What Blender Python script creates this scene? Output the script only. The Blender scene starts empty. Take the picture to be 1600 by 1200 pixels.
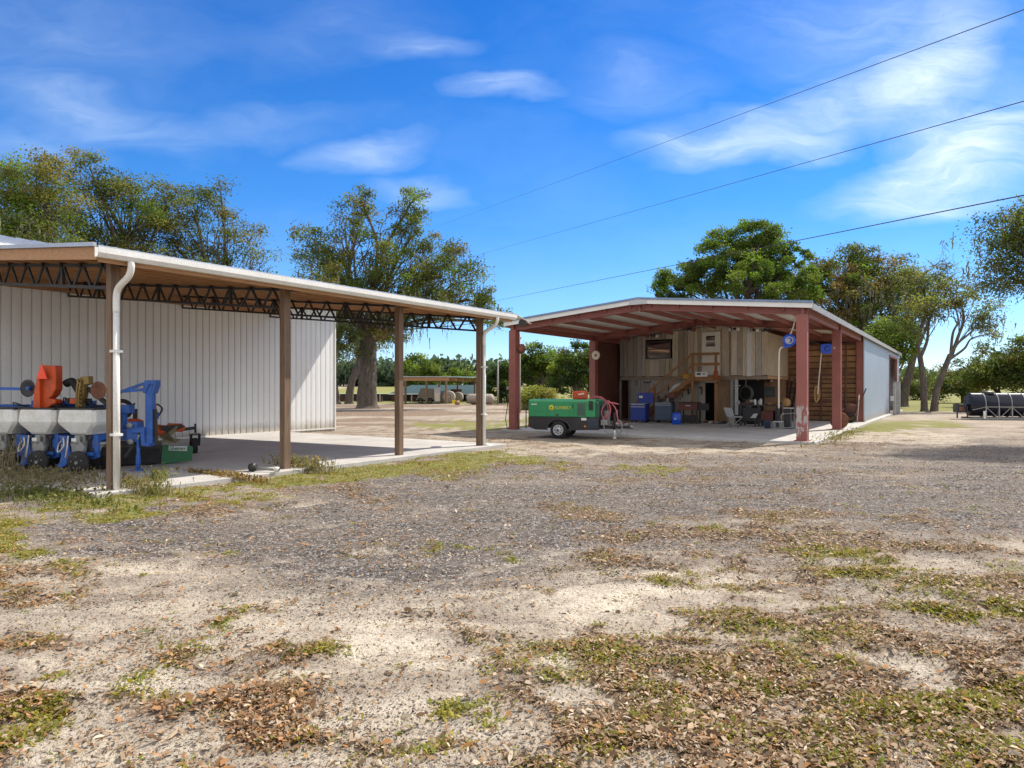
import bpy, math, random
import numpy as np
from mathutils import Vector, Matrix
R = math.radians
scene = bpy.context.scene
col = scene.collection
random.seed(7)
F, HZ, CAMZ = 1067.0, 606.0, 1.65          # focal length and horizon of the photograph (1600 px wide), eye height

def ray(px, Z, py=None):
    """point of the world at depth Z seen at photograph pixel (px, py)"""
    return Vector(((px-800)/F*Z, Z, CAMZ-((py if py is not None else HZ)-HZ)/F*Z))
def gnd(px, py, z=0.0):
    Z = F*(CAMZ-z)/(py-HZ)
    return Vector(((px-800)/F*Z, Z, z))

# ---------------------------------------------------------------- tags
def tag(o, label=None, cat=None, group=None, kind=None):
    if label: o['label'] = label
    if cat: o['category'] = cat
    if group: o['group'] = group
    if kind: o['kind'] = kind
    return o
def thing(name, label, cat, loc=(0,0,0), rz=0.0, group=None, parent=None):
    o = bpy.data.objects.new(name, None); col.objects.link(o)
    o.location = loc; o.rotation_euler = (0,0,rz); o.empty_display_size = .2
    return tag(o, label, cat, group)
def kids(o): return [c for c in bpy.data.objects if c.parent == o]
def copy_tree(o, parent=None):
    c = o.copy(); col.objects.link(c)
    if parent is not None: c.parent = parent
    for k in kids(o): copy_tree(k, c)
    return c

# ---------------------------------------------------------------- mesh builder
class MB:
    def __init__(s): s.v=[]; s.f=[]; s.c=[]; s.s=[]; s.col=(1,1,1); s.usecol=False
    def color(s, c): s.col=c; s.usecol=True; return s
    def add(s, vs, fs, smooth=False):
        n=len(s.v); s.v.extend([tuple(p) for p in vs])
        for f in fs: s.f.append([i+n for i in f]); s.c.append(s.col); s.s.append(smooth)
        return s
    def box(s, x0,y0,z0,x1,y1,z1, M=None):
        vs=[Vector((x,y,z)) for z in (z0,z1) for y in (y0,y1) for x in (x0,x1)]
        if M is not None: vs=[M@p for p in vs]
        return s.add(vs, [(0,2,3,1),(4,5,7,6),(0,1,5,4),(1,3,7,5),(3,2,6,7),(2,0,4,6)])
    def cbox(s, c, d, M=None, rz=0):
        if rz: M=(M or Matrix())@Matrix.Translation(c)@Matrix.Rotation(rz,4,'Z'); c=(0,0,0)
        return s.box(c[0]-d[0]/2,c[1]-d[1]/2,c[2]-d[2]/2,c[0]+d[0]/2,c[1]+d[1]/2,c[2]+d[2]/2,M)
    def bar(s, p, q, w, h, up=(0,0,1)):
        p=Vector(p); q=Vector(q); d=(q-p); L=d.length; d.normalize(); up=Vector(up)
        if abs(d.dot(up))>.98: up=Vector((1,0,0)) if abs(d.x)<.9 else Vector((0,1,0))
        a=d.cross(up).normalized(); b=a.cross(d).normalized()
        vs=[]
        for o in (p,q):
            for sa,sb in ((-1,-1),(1,-1),(1,1),(-1,1)): vs.append(o+a*w/2*sa+b*h/2*sb)
        return s.add(vs,[(0,1,2,3),(7,6,5,4),(0,4,5,1),(1,5,6,2),(2,6,7,3),(3,7,4,0)])
    def tube(s, pts, r, n=8, caps=True, flute=0.0):
        pts=[Vector(p) for p in pts]; rs=r if isinstance(r,(list,tuple)) else [r]*len(pts)
        vs=[]; prev=None
        for i,p in enumerate(pts):
            d=(pts[min(i+1,len(pts)-1)]-pts[max(i-1,0)])
            if d.length<1e-9: d=Vector((0,0,1))
            d.normalize()
            if prev is None:
                u=Vector((0,0,1)) if abs(d.z)<.9 else Vector((1,0,0)); a=d.cross(u).normalized()
            else:
                a=prev-d*prev.dot(d)
                a = a.normalized() if a.length>1e-6 else d.orthogonal().normalized()
            prev=a; b=d.cross(a)
            for k in range(n):
                t=2*math.pi*k/n; g=1+flute*(math.sin(3*t+i*.35)+.6*math.sin(5*t-i*.5)+.5*math.sin(9*t+i)) if flute else 1; vs.append(p+(a*math.cos(t)+b*math.sin(t))*rs[i]*g)
        fs=[]
        for i in range(len(pts)-1):
            for k in range(n):
                k2=(k+1)%n; fs.append((i*n+k,i*n+k2,(i+1)*n+k2,(i+1)*n+k))
        s.add(vs,fs,True)
        if caps:
            m=len(s.v)-len(vs)
            for ring,fl in ((0,True),(len(pts)-1,False)):
                f=[m+ring*n+k for k in range(n)]
                s.f.append(f[::-1] if fl else f); s.c.append(s.col); s.s.append(False)
        return s
    def cyl(s,p,q,r0,r1=None,n=20): return s.tube([p,q],[r0,r0 if r1 is None else r1],n)
    def prism(s, poly, axis, a, b, M=None):
        """poly: 2-D outline; axis: extrusion axis 0/1/2 between a and b"""
        def P(u,v,w): return Vector({0:(w,u,v),1:(u,w,v),2:(u,v,w)}[axis])
        vs=[P(u,v,a) for u,v in poly]+[P(u,v,b) for u,v in poly]
        if M is not None: vs=[M@p for p in vs]
        n=len(poly); fs=[tuple(range(n))[::-1],tuple(range(n,2*n))]
        for i in range(n): j=(i+1)%n; fs.append((i,j,n+j,n+i))
        return s.add(vs,fs)
    def lathe(s, prof, c=(0,0,0), axis=(0,0,1), n=24):
        ax=Vector(axis).normalized(); a=ax.orthogonal().normalized(); b=ax.cross(a); c=Vector(c); vs=[]; m=len(prof)
        for k in range(n):
            t=2*math.pi*k/n; d=a*math.cos(t)+b*math.sin(t)
            for r,h in prof: vs.append(c+ax*h+d*r)
        fs=[]
        for k in range(n):
            k2=(k+1)%n
            for i in range(m-1): fs.append((k*m+i,k2*m+i,k2*m+i+1,k*m+i+1))
        return s.add(vs,fs,True)
    def ball(s,c,r,n=14,sz=(1,1,1)):
        m=n//2; prof=[(math.sin(math.pi*i/m)*r,-math.cos(math.pi*i/m)*r) for i in range(m+1)]
        st=len(s.v); s.lathe(prof,(0,0,0),(0,0,1),n); c=Vector(c)
        for i in range(st,len(s.v)):
            p=s.v[i]; s.v[i]=(p[0]*sz[0]+c.x,p[1]*sz[1]+c.y,p[2]*sz[2]+c.z)
        return s
    def build(s, name, mat, parent=None, bevel=0.0, fix=False, loc=None, rot=None):
        me=bpy.data.meshes.new(name); me.from_pydata(s.v,[],s.f)
        me.polygons.foreach_set('use_smooth', s.s)
        if s.usecol:
            ca=me.color_attributes.new('Col','FLOAT_COLOR','CORNER')
            lt=np.zeros(len(me.polygons),dtype=np.int32); me.polygons.foreach_get('loop_total',lt)
            c=np.array([(c[0],c[1],c[2],1) for c in s.c],dtype=np.float32)
            ca.data.foreach_set('color', np.repeat(c,lt,axis=0).ravel())
        me.update()
        if fix:
            import bmesh
            bm=bmesh.new(); bm.from_mesh(me); bmesh.ops.recalc_face_normals(bm,faces=bm.faces); bm.to_mesh(me); bm.free()
        o=bpy.data.objects.new(name,me); col.objects.link(o); me.materials.append(mat)
        if parent is not None: o.parent=parent
        if loc is not None: o.location=loc
        if rot is not None: o.rotation_euler=rot
        if bevel>0:
            m=o.modifiers.new('bevel','BEVEL'); m.width=bevel; m.segments=2; m.limit_method='ANGLE'; m.angle_limit=R(40)
        return o

def quads_mesh(name, V, C, mat, parent=None, n=4):
    """V: (N,n,3) polygon corners, C: (N,3) colour per polygon"""
    N=len(V); me=bpy.data.meshes.new(name)
    me.vertices.add(N*n); me.vertices.foreach_set('co',V.astype(np.float32).ravel())
    me.loops.add(N*n); me.loops.foreach_set('vertex_index',np.arange(N*n,dtype=np.int32))
    me.polygons.add(N); me.polygons.foreach_set('loop_start',np.arange(0,N*n,n,dtype=np.int32))
    me.polygons.foreach_set('loop_total',np.full(N,n,dtype=np.int32))
    me.update(calc_edges=True)
    ca=me.color_attributes.new('Col','FLOAT_COLOR','CORNER')
    c=np.concatenate([C,np.ones((N,1))],1).astype(np.float32)
    ca.data.foreach_set('color',np.repeat(c,n,axis=0).ravel())
    o=bpy.data.objects.new(name,me); col.objects.link(o); me.materials.append(mat)
    if parent is not None: o.parent=parent
    return o

def curve_pts(P, n=10):
    """Catmull-Rom through P"""
    P=[Vector(p) for p in P]; out=[]
    for i in range(len(P)-1):
        p0=P[max(i-1,0)]; p1=P[i]; p2=P[i+1]; p3=P[min(i+2,len(P)-1)]
        for k in range(n):
            t=k/n
            out.append(.5*((2*p1)+(p2-p0)*t+(2*p0-5*p1+4*p2-p3)*t*t+(3*p1-p0-3*p2+p3)*t**3))
    out.append(P[-1]); return out

# ---------------------------------------------------------------- noise
def hash2(ix,iy,seed):
    h=(ix.astype(np.int64)*374761393+iy.astype(np.int64)*668265263+seed*1442695041)&0xffffffff
    h=((h^(h>>13))*1274126177)&0xffffffff
    return ((h^(h>>16))&0xffff)/65535.0
def vnoise(x,y,seed=0):
    ix=np.floor(x); iy=np.floor(y); fx=x-ix; fy=y-iy
    fx=fx*fx*(3-2*fx); fy=fy*fy*(3-2*fy)
    a=hash2(ix,iy,seed); b=hash2(ix+1,iy,seed); c=hash2(ix,iy+1,seed); d=hash2(ix+1,iy+1,seed)
    return (a*(1-fx)+b*fx)*(1-fy)+(c*(1-fx)+d*fx)*fy
def fbm(x,y,seed=0,o=4):
    s=0; a=.5; t=0
    for i in range(o): s=s+a*vnoise(x*2**i,y*2**i,seed+i*17); t+=a; a*=.5
    return s/t
def sstep(a,b,x): t=np.clip((x-a)/(b-a),0,1); return t*t*(3-2*t)

# ---------------------------------------------------------------- materials
class NT:
    def __init__(s,mat): s.m=mat; s.t=mat.node_tree; s.n=s.t.nodes; s.l=s.t.links
    def node(s,typ,**k):
        n=s.n.new(typ)
        for a,b in k.items():
            if a.startswith('_'): n.inputs[a[1:].replace('_',' ')].default_value=b
            else: setattr(n,a,b)
        return n
    def link(s,a,b): s.l.new(a,b)
    def mix(s,fac,a,b,mode='MIX'):
        n=s.n.new('ShaderNodeMix'); n.data_type='RGBA'; n.blend_type=mode
        for k,v in ((0,fac),(6,a),(7,b)):
            if hasattr(v,'is_output') or hasattr(v,'links'): s.l.new(v,n.inputs[k])
            else: n.inputs[k].default_value = v if k==0 else (v[0],v[1],v[2],1)
        return n.outputs[2]
    def math(s,op,a,b=None,c=None,clamp=False):
        n=s.n.new('ShaderNodeMath'); n.operation=op; n.use_clamp=clamp
        for k,v in enumerate((a,b,c)):
            if v is None: continue
            if hasattr(v,'links'): s.l.new(v,n.inputs[k])
            else: n.inputs[k].default_value=v
        return n.outputs[0]
    def ramp(s,fac,stops):
        n=s.n.new('ShaderNodeValToRGB'); s.l.new(fac,n.inputs[0]); e=n.color_ramp.elements
        while len(e)<len(stops): e.new(.5)
        for i,(p,c) in enumerate(stops): e[i].position=p; e[i].color=(c[0],c[1],c[2],1) if not isinstance(c,(int,float)) else (c,c,c,1)
        return n.outputs[0]
    def noise(s,vec,scale,detail=4,rough=.6,dist=0):
        n=s.node('ShaderNodeTexNoise'); n.inputs['Scale'].default_value=scale; n.inputs['Detail'].default_value=detail
        n.inputs['Roughness'].default_value=rough; n.inputs['Distortion'].default_value=dist
        s.l.new(vec,n.inputs['Vector']); return n.outputs[0]
    def mapping(s,vec,scale=(1,1,1),loc=(0,0,0),rot=(0,0,0)):
        n=s.n.new('ShaderNodeMapping'); n.inputs['Scale'].default_value=scale; n.inputs['Location'].default_value=loc; n.inputs['Rotation'].default_value=rot
        s.l.new(vec,n.inputs['Vector']); return n.outputs[0]
    def coord(s,w='Object'): return s.n.new('ShaderNodeTexCoord').outputs[w]
    def pos(s): return s.n.new('ShaderNodeNewGeometry').outputs['Position']
    def bump(s,h,st=.3,d=.02):
        n=s.n.new('ShaderNodeBump'); n.inputs['Strength'].default_value=st; n.inputs['Distance'].default_value=d
        s.l.new(h,n.inputs['Height']); return n.outputs[0]
    @property
    def bsdf(s): return s.n['Principled BSDF']

def newmat(name):
    m=bpy.data.materials.new(name); m.use_nodes=True; return NT(m)
def mat(name, c, rough=.65, metal=0.0, var=.25, scale=4, c2=None, dirt=.0, dirtc=(.12,.09,.06), bump=.1, bscale=40, stretch=(1,1,1), attr=False, spec=None, fine=.12):
    """painted / worn surface: large blotches, fine grain, dirt patches, slight bump"""
    N=newmat(name); v=N.mapping(N.coord(),stretch)
    base=c
    if attr:
        a=N.node('ShaderNodeVertexColor',layer_name='Col'); base=N.mix(1.0,a.outputs[0],c,'MULTIPLY')
    c2 = c2 or tuple(x*(1-var) for x in c)
    n1=N.noise(v,scale,5,.65)
    f=N.ramp(n1,[(.35,0),(.65,1)])
    if attr:
        k=1-var; out=N.mix(f,base,N.mix(1.0,base,(k,k,k),'MULTIPLY'))
    else: out=N.mix(f,c,c2)
    n2=N.noise(v,bscale,3,.7)
    g=N.ramp(n2,[(.3,1-fine),(.7,1+fine)]); out=N.mix(1.0,out,g,'MULTIPLY')
    if dirt>0:
        n3=N.noise(v,scale*.7,6,.7,.4); out=N.mix(N.ramp(n3,[(.5,0),(.75,dirt)]),out,dirtc)
    N.link(out,N.bsdf.inputs['Base Color'])
    N.bsdf.inputs['Roughness'].default_value=rough; N.bsdf.inputs['Metallic'].default_value=metal
    if spec is not None: N.bsdf.inputs['Specular IOR Level'].default_value=spec
    if bump>0: N.link(N.bump(n2,bump,.01),N.bsdf.inputs['Normal'])
    return N.m
def woodmat(name,c,c2,axis=2,rough=.75,scale=1.0,attr=False,knots=.35):
    N=newmat(name); st=[14,14,14]; st[axis]=1.1; v=N.mapping(N.coord(),[x*scale for x in st])
    n=N.noise(v,1.6,6,.65,.6); k=N.noise(N.mapping(N.coord(),[2.2 if i!=axis else 1.2 for i in range(3)]),1.5,3,.5)
    out=N.mix(N.ramp(n,[(.32,0),(.68,1)]),c,c2)
    out=N.mix(N.ramp(k,[(.62,0),(.78,knots)]),out,tuple(x*.4 for x in c2))
    if attr:
        a=N.node('ShaderNodeVertexColor',layer_name='Col'); out=N.mix(1.0,out,a.outputs[0],'MULTIPLY')
    N.link(out,N.bsdf.inputs['Base Color']); N.bsdf.inputs['Roughness'].default_value=rough
    N.link(N.bump(n,.35,.008),N.bsdf.inputs['Normal']); return N.m
def leafmat(name,trans=.35,rough=.6):
    N=newmat(name); a=N.node('ShaderNodeVertexColor',layer_name='Col')
    N.link(a.outputs[0],N.bsdf.inputs['Base Color']); N.bsdf.inputs['Roughness'].default_value=rough
    N.bsdf.inputs['Specular IOR Level'].default_value=.3
    t=N.node('ShaderNodeBsdfTranslucent'); N.link(N.mix(1.0,a.outputs[0],(1.3,1.35,.7),'MULTIPLY'),t.inputs[0])
    mx=N.node('ShaderNodeMixShader'); mx.inputs[0].default_value=trans
    N.link(N.bsdf.outputs[0],mx.inputs[1]); N.link(t.outputs[0],mx.inputs[2])
    N.link(mx.outputs[0],N.n['Material Output'].inputs[0]); return N.m
# ================================================================ materials
m_conc = mat('concrete',(.49,.47,.44),.85,var=.22,scale=.9,dirt=.35,dirtc=(.22,.18,.14),bump=.25,bscale=30)
m_post = woodmat('post_wood',(.23,.15,.095),(.12,.072,.045),2)
m_purlin = woodmat('purlin_wood',(.46,.26,.13),(.32,.165,.075),1)
m_ply = woodmat('ceiling_wood',(.50,.29,.15),(.36,.19,.09),1,scale=.6)
m_black = mat('black_steel',(.024,.020,.017),.5,var=.3,bump=.05)
m_white = mat('white_trim_paint',(.78,.77,.73),.5,var=.08,scale=2,dirt=.25,dirtc=(.42,.36,.27),bump=.05)
m_siding = mat('white_metal_siding',(.80,.815,.81),.45,var=.06,scale=.6,dirt=.10,dirtc=(.42,.38,.30),bump=.04)
m_bsiding = mat('blue_grey_metal_siding',(.33,.39,.47),.42,var=.06,scale=.6,dirt=.12,dirtc=(.40,.36,.31),bump=.04)
m_galv = mat('galvalume_roof',(.55,.57,.60),.38,.75,var=.12,scale=1.5,bump=.03)
m_under = mat('white_roof_underside',(.80,.78,.74),.55,var=.1,scale=2,bump=.04)
m_red = mat('red_oxide_steel',(.30,.095,.075),.55,var=.22,scale=2.5,dirt=.25,dirtc=(.17,.09,.06),bump=.08)
m_rust = mat('rusty_iron',(.22,.09,.045),.85,var=.45,scale=9,c2=(.10,.045,.03),bump=.4)
m_bark = mat('oak_bark',(.13,.105,.085),.95,var=.5,scale=5,bump=.9,bscale=18,stretch=(1,1,.35),fine=.3)
m_leaf = leafmat('tree_leaf',.48)
m_moss = leafmat('hanging_moss',.25,.9)
m_grass = leafmat('weed_leaf',.35)
m_dry = leafmat('dead_leaf',.15,.8)
m_blue = mat('blue_implement_paint',(.03,.13,.48),.55,var=.35,scale=7,dirt=.75,dirtc=(.10,.095,.10),bump=.06)
m_navy = mat('navy_plastic',(.008,.010,.026),.30,var=.2,scale=2,bump=.03)
m_orange = mat('orange_paint',(.62,.085,.012),.55,var=.3,scale=6,dirt=.6,dirtc=(.15,.04,.02),bump=.05)
m_hop = mat('off_white_poly',(.80,.79,.74),.5,var=.15,scale=3,dirt=.6,dirtc=(.45,.40,.27),bump=.05)
m_grey = mat('grey_metal',(.30,.30,.29),.5,.3,var=.25,scale=6,bump=.08)
m_lgrey = mat('light_grey_paint',(.52,.53,.54),.5,var=.15,scale=6,bump=.05)
m_rubber = mat('black_rubber',(.022,.021,.021),.8,var=.35,scale=8,dirt=.35,dirtc=(.10,.085,.07),bump=.15)
m_green = mat('green_machine_paint',(.028,.31,.115),.42,var=.2,scale=3,dirt=.35,dirtc=(.06,.14,.07),bump=.02)
m_dgreen = mat('green_mower_paint',(.012,.13,.045),.5,var=.2,scale=4,dirt=.25,dirtc=(.05,.07,.04),bump=.05)
m_char = mat('charcoal_paint',(.028,.026,.030),.5,var=.3,scale=3,dirt=.3,dirtc=(.09,.08,.07),bump=.05)
m_yel = mat('yellow_decal',(.75,.62,.03),.5,var=.08,bump=0)
m_gold = mat('brass_coloured_steel',(.30,.20,.06),.5,.4,var=.35,scale=8,bump=.1)
m_bluep = mat('bright_blue_plastic',(.012,.095,.62),.3,var=.12,scale=4,bump=.02)
m_hose = mat('cream_hose',(.68,.60,.50),.6,var=.1,bump=.03)
m_rhose = mat('pink_red_hose',(.50,.13,.15),.6,var=.2,scale=9,bump=.05)
m_cream = mat('cream_door_paint',(.80,.77,.68),.55,var=.1,scale=3,dirt=.2,dirtc=(.38,.31,.22),bump=.04)
m_barnw = woodmat('weathered_barn_board',(.68,.60,.49),(.45,.38,.30),2,.9,attr=True,knots=.4)
m_stair = woodmat('stair_lumber',(.34,.17,.07),(.24,.11,.045),0,.8)
m_slat = mat('insulated_panel',(.31,.17,.085),.8,var=.4,scale=2.2,c2=(.17,.075,.04),bump=.15,attr=True)
m_brownin = mat('brown_inner_metal',(.15,.055,.035),.6,var=.25,scale=2,bump=.05)
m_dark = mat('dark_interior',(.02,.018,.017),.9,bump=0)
m_tool = mat('blue_tool_chest',(.015,.045,.30),.35,var=.15,scale=5,bump=.03)
m_steelb = mat('steel_blue_chest',(.06,.095,.16),.4,var=.2,scale=5,bump=.03)
m_tan = mat('tan_cover',(.40,.22,.085),.7,var=.3,scale=9,bump=.1)
m_dred = mat('dark_red_paint',(.13,.03,.02),.5,var=.3,scale=6,bump=.06)
m_amber = mat('amber_lens',(.8,.25,.02),.25,bump=0)
m_redlens = mat('red_lens',(.5,.02,.015),.25,bump=0)
m_teal = mat('teal_metal_roof',(.012,.05,.06),.85,.0,var=.15,scale=1,bump=.03)
m_canvas = mat('faded_canvas',(.36,.31,.25),.85,var=.25,scale=2,bump=.15)
m_pipe = mat('weathered_grey_post',(.36,.35,.33),.75,var=.3,scale=5,bump=.1)
def glassmat(name,c=(.03,.035,.04)):
    N=newmat(name); N.bsdf.inputs['Base Color'].default_value=(*c,1); N.bsdf.inputs['Roughness'].default_value=.06
    N.bsdf.inputs['IOR'].default_value=3.6; N.bsdf.inputs['Specular IOR Level'].default_value=.6; return N.m
m_glass=glassmat('window_glass')

def worn_post_mat():
    N=newmat('worn_red_post'); p=N.coord(); n=N.noise(N.mapping(p,(3,3,1.6)),1.6,6,.7,.5)
    sx=N.node('ShaderNodeSeparateXYZ'); N.link(p,sx.inputs[0])
    band=N.ramp(N.math('MULTIPLY',sx.outputs[2],.4),[(0.0,.55),(.2,.72),(.42,.62),(.62,.3),(.7,0)])
    k=N.ramp(N.math('MULTIPLY',n,band),[(.335,0),(.37,1)])
    b=N.mix(N.noise(p,3,5),(.33,.105,.085),(.24,.08,.065)); out=N.mix(k,b,(.42,.38,.36))
    N.link(out,N.bsdf.inputs['Base Color']); N.bsdf.inputs['Roughness'].default_value=.6; return N.m
m_worn=worn_post_mat()

def splash(m,h=.5,c=(.33,.27,.19)):
    """mud splashed up the foot of a sheet wall, and faint rows of screws"""
    N=NT(m); p=N.coord(); sx=N.node('ShaderNodeSeparateXYZ'); N.link(p,sx.inputs[0])
    z=N.math('ADD',N.math('DIVIDE',sx.outputs[2],h),N.math('MULTIPLY',N.math('SUBTRACT',N.noise(N.mapping(p,(2,2,.6)),3,6,.7),.5),1.1))
    k=N.ramp(z,[(.25,.75),(.95,0)]); old=N.bsdf.inputs['Base Color'].links[0].from_socket
    run=N.ramp(N.noise(N.mapping(p,(6,6,.25)),1.5,5,.7),[(.58,0),(.75,.28)])
    N.link(N.mix(k,N.mix(run,old,tuple(x*1.2 for x in c)),c),N.bsdf.inputs['Base Color'])
splash(m_siding); splash(m_bsiding,.45,(.30,.26,.21))
# ================================================================ world, sun, camera
sun_h=(.825,.565); SUN_EL=R(50.6)
w=bpy.data.worlds.new('World'); scene.world=w; w.use_nodes=True
W=NT(w); bg=W.n['Background']
sky=W.node('ShaderNodeTexSky',sky_type='NISHITA'); sky.sun_disc=False; sky.sun_elevation=SUN_EL; sky.sun_rotation=math.atan2(*sun_h)
sky.altitude=0; sky.air_density=1.0; sky.dust_density=0.0; sky.ozone_density=4.0
d=W.coord('Generated'); sx=W.node('ShaderNodeSeparateXYZ'); W.link(d,sx.inputs[0])
dy=W.math('MAXIMUM',W.math('ABSOLUTE',sx.outputs[1]),.05)
a=W.math('DIVIDE',sx.outputs[0],dy); b=W.math('DIVIDE',sx.outputs[2],dy)
cb=W.node('ShaderNodeCombineXYZ'); W.link(a,cb.inputs[0]); W.link(b,cb.inputs[1])
warp=W.node('ShaderNodeTexNoise'); warp.inputs['Scale'].default_value=5; warp.inputs['Detail'].default_value=4; W.link(W.mapping(cb.outputs[0],(1,2.2,1)),warp.inputs['Vector'])
wv=W.node('ShaderNodeVectorMath',operation='SUBTRACT'); W.link(warp.outputs[1],wv.inputs[0]); wv.inputs[1].default_value=(.5,.5,.5)
ws=W.node('ShaderNodeVectorMath',operation='SCALE'); W.link(wv.outputs[0],ws.inputs[0]); ws.inputs['Scale'].default_value=.12
va=W.node('ShaderNodeVectorMath',operation='ADD'); W.link(cb.outputs[0],va.inputs[0]); W.link(ws.outputs[0],va.inputs[1])
clouds=[(785,135,105,30,4,.55),(572,232,125,38,6,.46),(650,288,90,26,-3,.40),(660,72,90,30,4,.28),(150,185,240,50,-14,.30),(40,225,160,40,-14,.24),
 (1130,215,200,50,4,.62),(1300,170,210,60,22,.55),(1460,120,170,90,55,.75),(1480,240,260,60,22,.80),(1500,290,220,60,10,.6),(1420,330,160,36,4,.5),(1560,200,150,110,20,.45),
 (1380,40,330,120,0,.32),(90,60,300,110,0,.12),(520,50,220,60,10,.10),(1000,130,150,60,0,.2),(420,190,200,40,10,.16)]
tot=None
for (px,py,rx,ry,rt,st) in clouds:
    mp=W.node('ShaderNodeMapping',vector_type='TEXTURE')
    mp.inputs['Location'].default_value=((px-800)/F,(HZ-py)/F,0); mp.inputs['Rotation'].default_value=(0,0,R(rt)); mp.inputs['Scale'].default_value=(rx/F,ry/F,1)
    W.link(va.outputs[0],mp.inputs[0]); g=W.node('ShaderNodeTexGradient',gradient_type='SPHERICAL'); W.link(mp.outputs[0],g.inputs[0])
    k=W.math('MULTIPLY',g.outputs[1],st); tot=k if tot is None else W.math('ADD',tot,k)
st1=W.noise(W.mapping(va.outputs[0],(2.6,13,1),rot=(0,0,R(-12))),2.4,10,.66,.5)
st2=W.noise(W.mapping(va.outputs[0],(1,2.5,1)),2.0,6,.6)
cl=W.math('MULTIPLY',tot,W.ramp(st1,[(.22,.25),(.78,1.35)]),clamp=True)
cl=W.math('ADD',cl,W.math('MULTIPLY',W.ramp(st2,[(.45,0),(.8,.10)]),1.0),clamp=True)
SKYG=1.0
hs=W.node('ShaderNodeHueSaturation'); hs.inputs['Hue'].default_value=.5; hs.inputs['Saturation'].default_value=1.15; hs.inputs['Value'].default_value=1.0; W.link(sky.outputs[0],hs.inputs['Color'])
skyc=W.mix(1.0,hs.outputs[0],(.93,1.0,1.12),'MULTIPLY')
zen=W.ramp(sx.outputs[2],[(0.0,(.60,.62,.74)),(.10,(.49,.60,.70)),(.26,(.29,.54,.69)),(.5,(.16,.45,.66))]); skyc=W.mix(1.0,skyc,zen,'MULTIPLY')
out=W.mix(W.math('MULTIPLY',cl,.95),skyc,(4.1,4.85,5.6))
# unseen bright veil overhead and behind the camera, added as neutral fill light
def mr(v,a,b): n=W.node('ShaderNodeMapRange',interpolation_type='SMOOTHSTEP'); W.link(v,n.inputs[0]); n.inputs[1].default_value=a; n.inputs[2].default_value=b; return n.outputs[0]
fill_veil=W.math('MAXIMUM',mr(sx.outputs[1],.25,-.15),mr(sx.outputs[2],.52,.75))
vn=W.ramp(W.noise(d,2.5,6,.6),[(.3,.55),(.7,.95)])
out=W.mix(W.math('MULTIPLY',fill_veil,vn),out,(6.0,5.9,5.8))
W.link(out,bg.inputs[0]); bg.inputs[1].default_value=.15

sd=Vector((sun_h[0]*math.cos(SUN_EL),sun_h[1]*math.cos(SUN_EL),math.sin(SUN_EL)))
L=bpy.data.lights.new('sun','SUN'); L.energy=4.2; L.angle=R(.53); L.color=(1,.93,.82)
so=bpy.data.objects.new('sun',L); col.objects.link(so); so.rotation_euler=sd.to_track_quat('Z','Y').to_euler(); so.location=(40,25,60)
cam=bpy.data.cameras.new('camera'); co=bpy.data.objects.new('camera',cam); col.objects.link(co); scene.camera=co
co.location=(0,0,CAMZ); co.rotation_euler=(R(90),0,0); cam.lens=F/1600*36; cam.sensor_width=36; cam.shift_y=(HZ-600)/1600; cam.clip_end=3000; cam.clip_start=.05
vs=scene.view_settings; vs.view_transform='Standard'; vs.look='None'; vs.gamma=1; vs.exposure=.62; vs.use_curve_mapping=False
scene.cycles.max_bounces=8; scene.cycles.diffuse_bounces=4; scene.cycles.transparent_max_bounces=8; scene.cycles.use_denoising=True
# ================================================================ ground
TH=R(-33.4); UX=Vector((math.cos(TH),math.sin(TH),0)); VY=Vector((-math.sin(TH),math.cos(TH),0))
P0=Vector((.086,26.16,0)); P1=Vector((-6.26,10.73,0))
def pp(X,Y):
    Y=np.maximum(Y,1.2); return 800+F*X/Y, HZ+F*CAMZ/Y
def blob(px,py,cx,cy,rx,ry,rot=0.0):
    dx=px-cx; dy=py-cy
    if rot: c,s=math.cos(R(rot)),math.sin(R(rot)); dx,dy=dx*c+dy*s,-dx*s+dy*c
    return np.clip(1.25-np.sqrt((dx/rx)**2+(dy/ry)**2),0,1)
def mx(px,py,L):
    o=np.zeros_like(px)
    for q in L:
        w_=q[4] if len(q)>4 else 1.0; rt=q[5] if len(q)>5 else 0
        o=np.maximum(o,w_*np.clip(blob(px,py,*q[:4],rt)*2,0,1))
    return o
GRAVEL=[(330,835,380,52),(620,845,340,100),(800,790,420,90),(1150,770,420,62),(1520,795,300,62),(1000,728,420,26,.7),(1500,735,260,26,.55),(1350,700,260,16,.3),(120,800,110,16,.7),(1450,702,280,26,.6),(1560,765,220,60,.95),(1300,722,300,26,.7),(1230,835,420,60,.6),(500,930,420,40,.5),(900,880,300,50,.6),(1330,905,160,22,.45),(1450,940,190,40,.4)]
SANDY=[(970,935,150,34),(560,905,60,9,.8),(552,857,45,10,.8),(330,962,330,28,.5),(840,1060,60,45),(1090,910,70,28),(1300,1015,200,16,.9,9),(1480,1070,120,12,.8,14),(250,1075,120,22),(640,1010,120,30),(300,880,220,10,.6),(600,1110,160,40,.7),(1420,685,120,10,.8),(900,702,350,7,.6),(430,765,40,6,.5)]
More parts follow.
